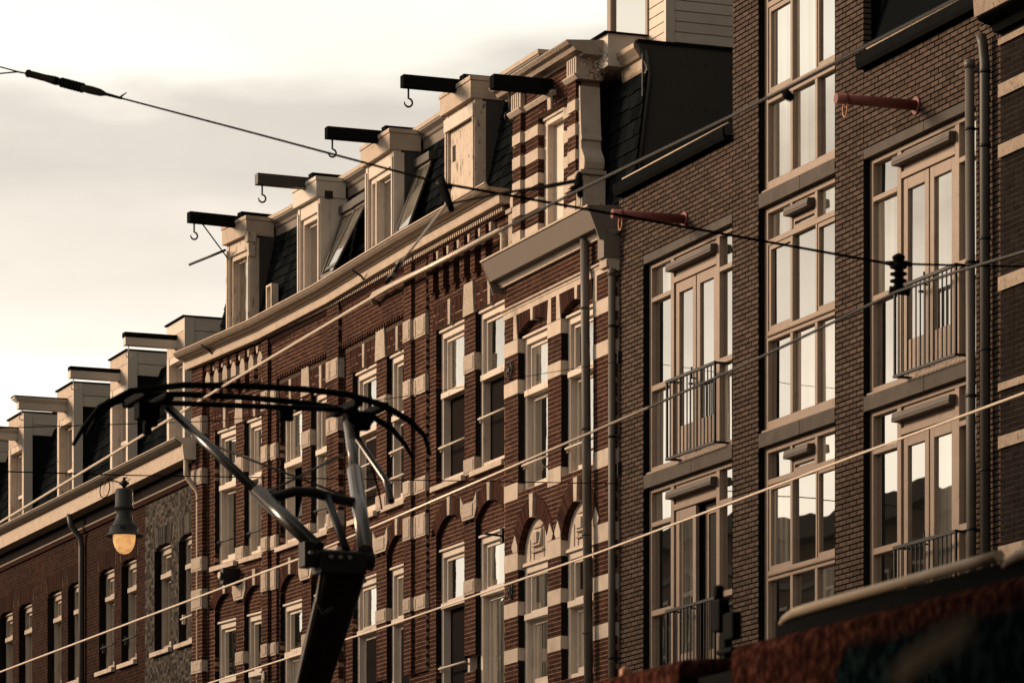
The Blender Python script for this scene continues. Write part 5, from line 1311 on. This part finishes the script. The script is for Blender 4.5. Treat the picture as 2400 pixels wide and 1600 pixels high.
# ribbed tension insulator in the sky
def tension_insulator():
    a, e = ray(64, 172, 31), ray(290, 232, 30); d = (e - a)
    b = MB(); L_ = [0, .012, .02, .19, .26, .30, .34]; rr = [.012, .030, .026, .026, .030, .032, .026]
    b.tube([a + d * x for x in L_], rr, 14); o = tag(b.build('tension_insulator', 'cable'), 'long black ribbed insulator on the span wire against the sky', 'insulator')
    b = MB()
    for i in range(7):
        x = .36 + i * .034; b.tube([a + d * x, a + d * (x + .012), a + d * (x + .022)], [.030, .037, .030], 14)
    b.tube([a + d * .34, a + d * .60], .014, 8)
    b.build('insulator_ribs', 'cable', o)
    b = MB(); b.tube([a + d * .58, a + d * .66, a + d * .76, a + d * .82, a + d * .98], [.026, .030, .026, .012, .009], 12); b.tube([a + d * .96, a + d * .985 + Vector((0, 0, .02)), a + d * 1.0 + Vector((.02, 0, .045))], [.009, .007, .004], 6); b.build('clamp_end', 'cable', o)
tension_insulator()
def hanging_insulator():
    c = ray(2106, 640, 22.6); k = 22.6 / FPX
    b = MB(); prof = [(.006, -.09), (.03, -.085), (.03, -.07)]
    for i in range(3):
        z = -.055 + i * .037; prof += [(.022, z), (.046, z + .008), (.046, z + .018), (.022, z + .024)]
    prof += [(.02, .06), (.034, .075), (.034, .09), (.01, .105)]
    b.lathe(c, prof, 16); o = tag(b.build('hanging_insulator', 'cable'), 'small black ribbed insulator hanging in front of the upper balcony railing', 'insulator')
    b = MB(); b.tube([ray(2072, 616, 22.9), ray(2090, 618, 22.7), ray(2122, 617, 22.7), ray(2134, 620, 22.9)], [.008, .016, .016, .012], 8); b.build('clamp_bar', 'cable', o)
    b = MB(); b.tube([c + Vector((-.05, 0, -.09)), c + Vector((.06, 0, -.10))], .022, 8); b.build('wire_clip', 'cable', o)
hanging_insulator()
wire('thin_wire', [ray(-160, 1002, 33), ray(0, 1003, 34), ray(520, 986, 41), ray(970, 926, 47), ray(1180, 890, 50.5), ray(1456, 846, 55.0)], .004, 'cable', 'hair thin wire from the pipe beside the modern block across the red house')
wire('lamp_wire', [ray(-160, 1099, 40), ray(0, 1104, 43), ray(291, 1113, 48), ray(1000, 1125, 52.3), ray(1456, 1133, 55.0)], .0065, 'cable', 'thin black wire that carries the hanging street lamp')
for z, wh in ((10.10, 'lower'), (11.55, 'upper')):
    b = MB(); b.box(MF, -3.58, -3.55, -.02, .05, z - .08, z + .08); tag(b.build('wire_anchor', 'iron'), f'{wh} small iron wall anchor where a thin wire meets the brown block', 'wall anchor')
wire('bracket_arm', [ray(1842, 218, 17.05), ray(1852, 228, 17.0)], .02, 'cable', 'dark wire fitting in front of the top middle window', 'wire fitting')

# ================================================================ hanging street lamp
def climbing_plant(label, spots, seed):
    rr = random.Random(seed); t = None
    P0 = spots[0][0]; t = thing('climbing_plant', label, 'plant', (P0.x, P0.y, P0.z - .3))
    b = MB(); b.tube([P + Vector((0, 0, -.3 * (i == 0))) for i, (P, s, n) in enumerate(spots)] if len(spots) > 1 else [P0 + Vector((0, 0, -.5)), P0 + Vector((.05, 0, -.2)), P0], .008, 5); b.build('stem', 'iron', t)
    b = MB()
    for P, s, n in spots:
        for i in range(n):
            c = P + Vector((rr.gauss(0, s), rr.gauss(0, s), rr.gauss(0, s * .6))); d = Vector((rr.uniform(-1, 1), rr.uniform(-1, 1), rr.uniform(-.8, .5))).normalized(); e = d.orthogonal().normalized(); l = rr.uniform(.05, .10)
            b.add([c, c + d * l * .5 + e * l * .3, c + d * l, c + d * l * .5 - e * l * .3], [(0, 1, 2, 3)])
    b.build('leaves', mat('green_leaves', (.045, .055, .014), .7, .4), t, kind='stuff', fix=False)
climbing_plant('few green leaves hanging on the red house beside the pantograph arm', [(R3.p(-2.9, .35, 9.35), .10, 26), (R3.p(-2.5, .3, 9.45), .08, 22), (R3.p(-3.1, .3, 8.75), .05, 8)], 4)
climbing_plant('dark leafy twigs low on the red house left of the pantograph arm', [(R2.p(-2.3, .4, 8.55), .12, 30), (R2.p(-1.8, .4, 8.45), .10, 24), (R2.p(-2.2, .4, 8.1), .12, 26)], 8)
def lamp():
    c = (-4.407, 48.0, 0)
    t = thing('hanging_street_lamp', 'grey bell shaped street lamp with a glowing amber globe hung on a wire', 'street lamp', (c[0], c[1], 8.01))
    b = MB(); b.lathe(c, [(.09, 8.752), (.101, 8.74), (.103, 8.72), (.103, 8.56), (.108, 8.555), (.108, 8.525), (.098, 8.52), (.090, 8.495), (.092, 8.45), (.108, 8.39), (.135, 8.345), (.158, 8.32)], 32); h = b.build('lamp_housing', 'lamp_metal', t)
    b = MB(); b.lathe(c, [(.150, 8.322), (.163, 8.318), (.165, 8.262), (.172, 8.256), (.205, 8.232), (.217, 8.224), (.217, 8.214), (.20, 8.214), (.14, 8.235)], 36); b.build('lamp_shade', 'lamp_metal', t)
    b = MB(); b.lathe(c, [(.127, 8.236), (.129, 8.20), (.124, 8.15), (.110, 8.10), (.085, 8.055), (.055, 8.027), (.02, 8.016), (.002, 8.015)], 32); b.build('globe', 'globe', t)
    b = MB(); b.tube([(c[0], c[1], 8.745), (c[0], c[1], 8.885)], .016, 8); b.lathe(c, [(.02, 8.775), (.032, 8.79), (.045, 8.815), (.032, 8.84), (.02, 8.855)], 10)
    b.tube([(c[0] - .055, c[1], 8.812), (c[0] + .055, c[1], 8.818)], .014, 8); b.build('hanger', 'iron', t)
    b = MB(); b.box(Frame((c[0], c[1]), 90), -.03, .03, .155, .172, 8.285, 8.31); b.build('latch', 'iron', h)
lamp()
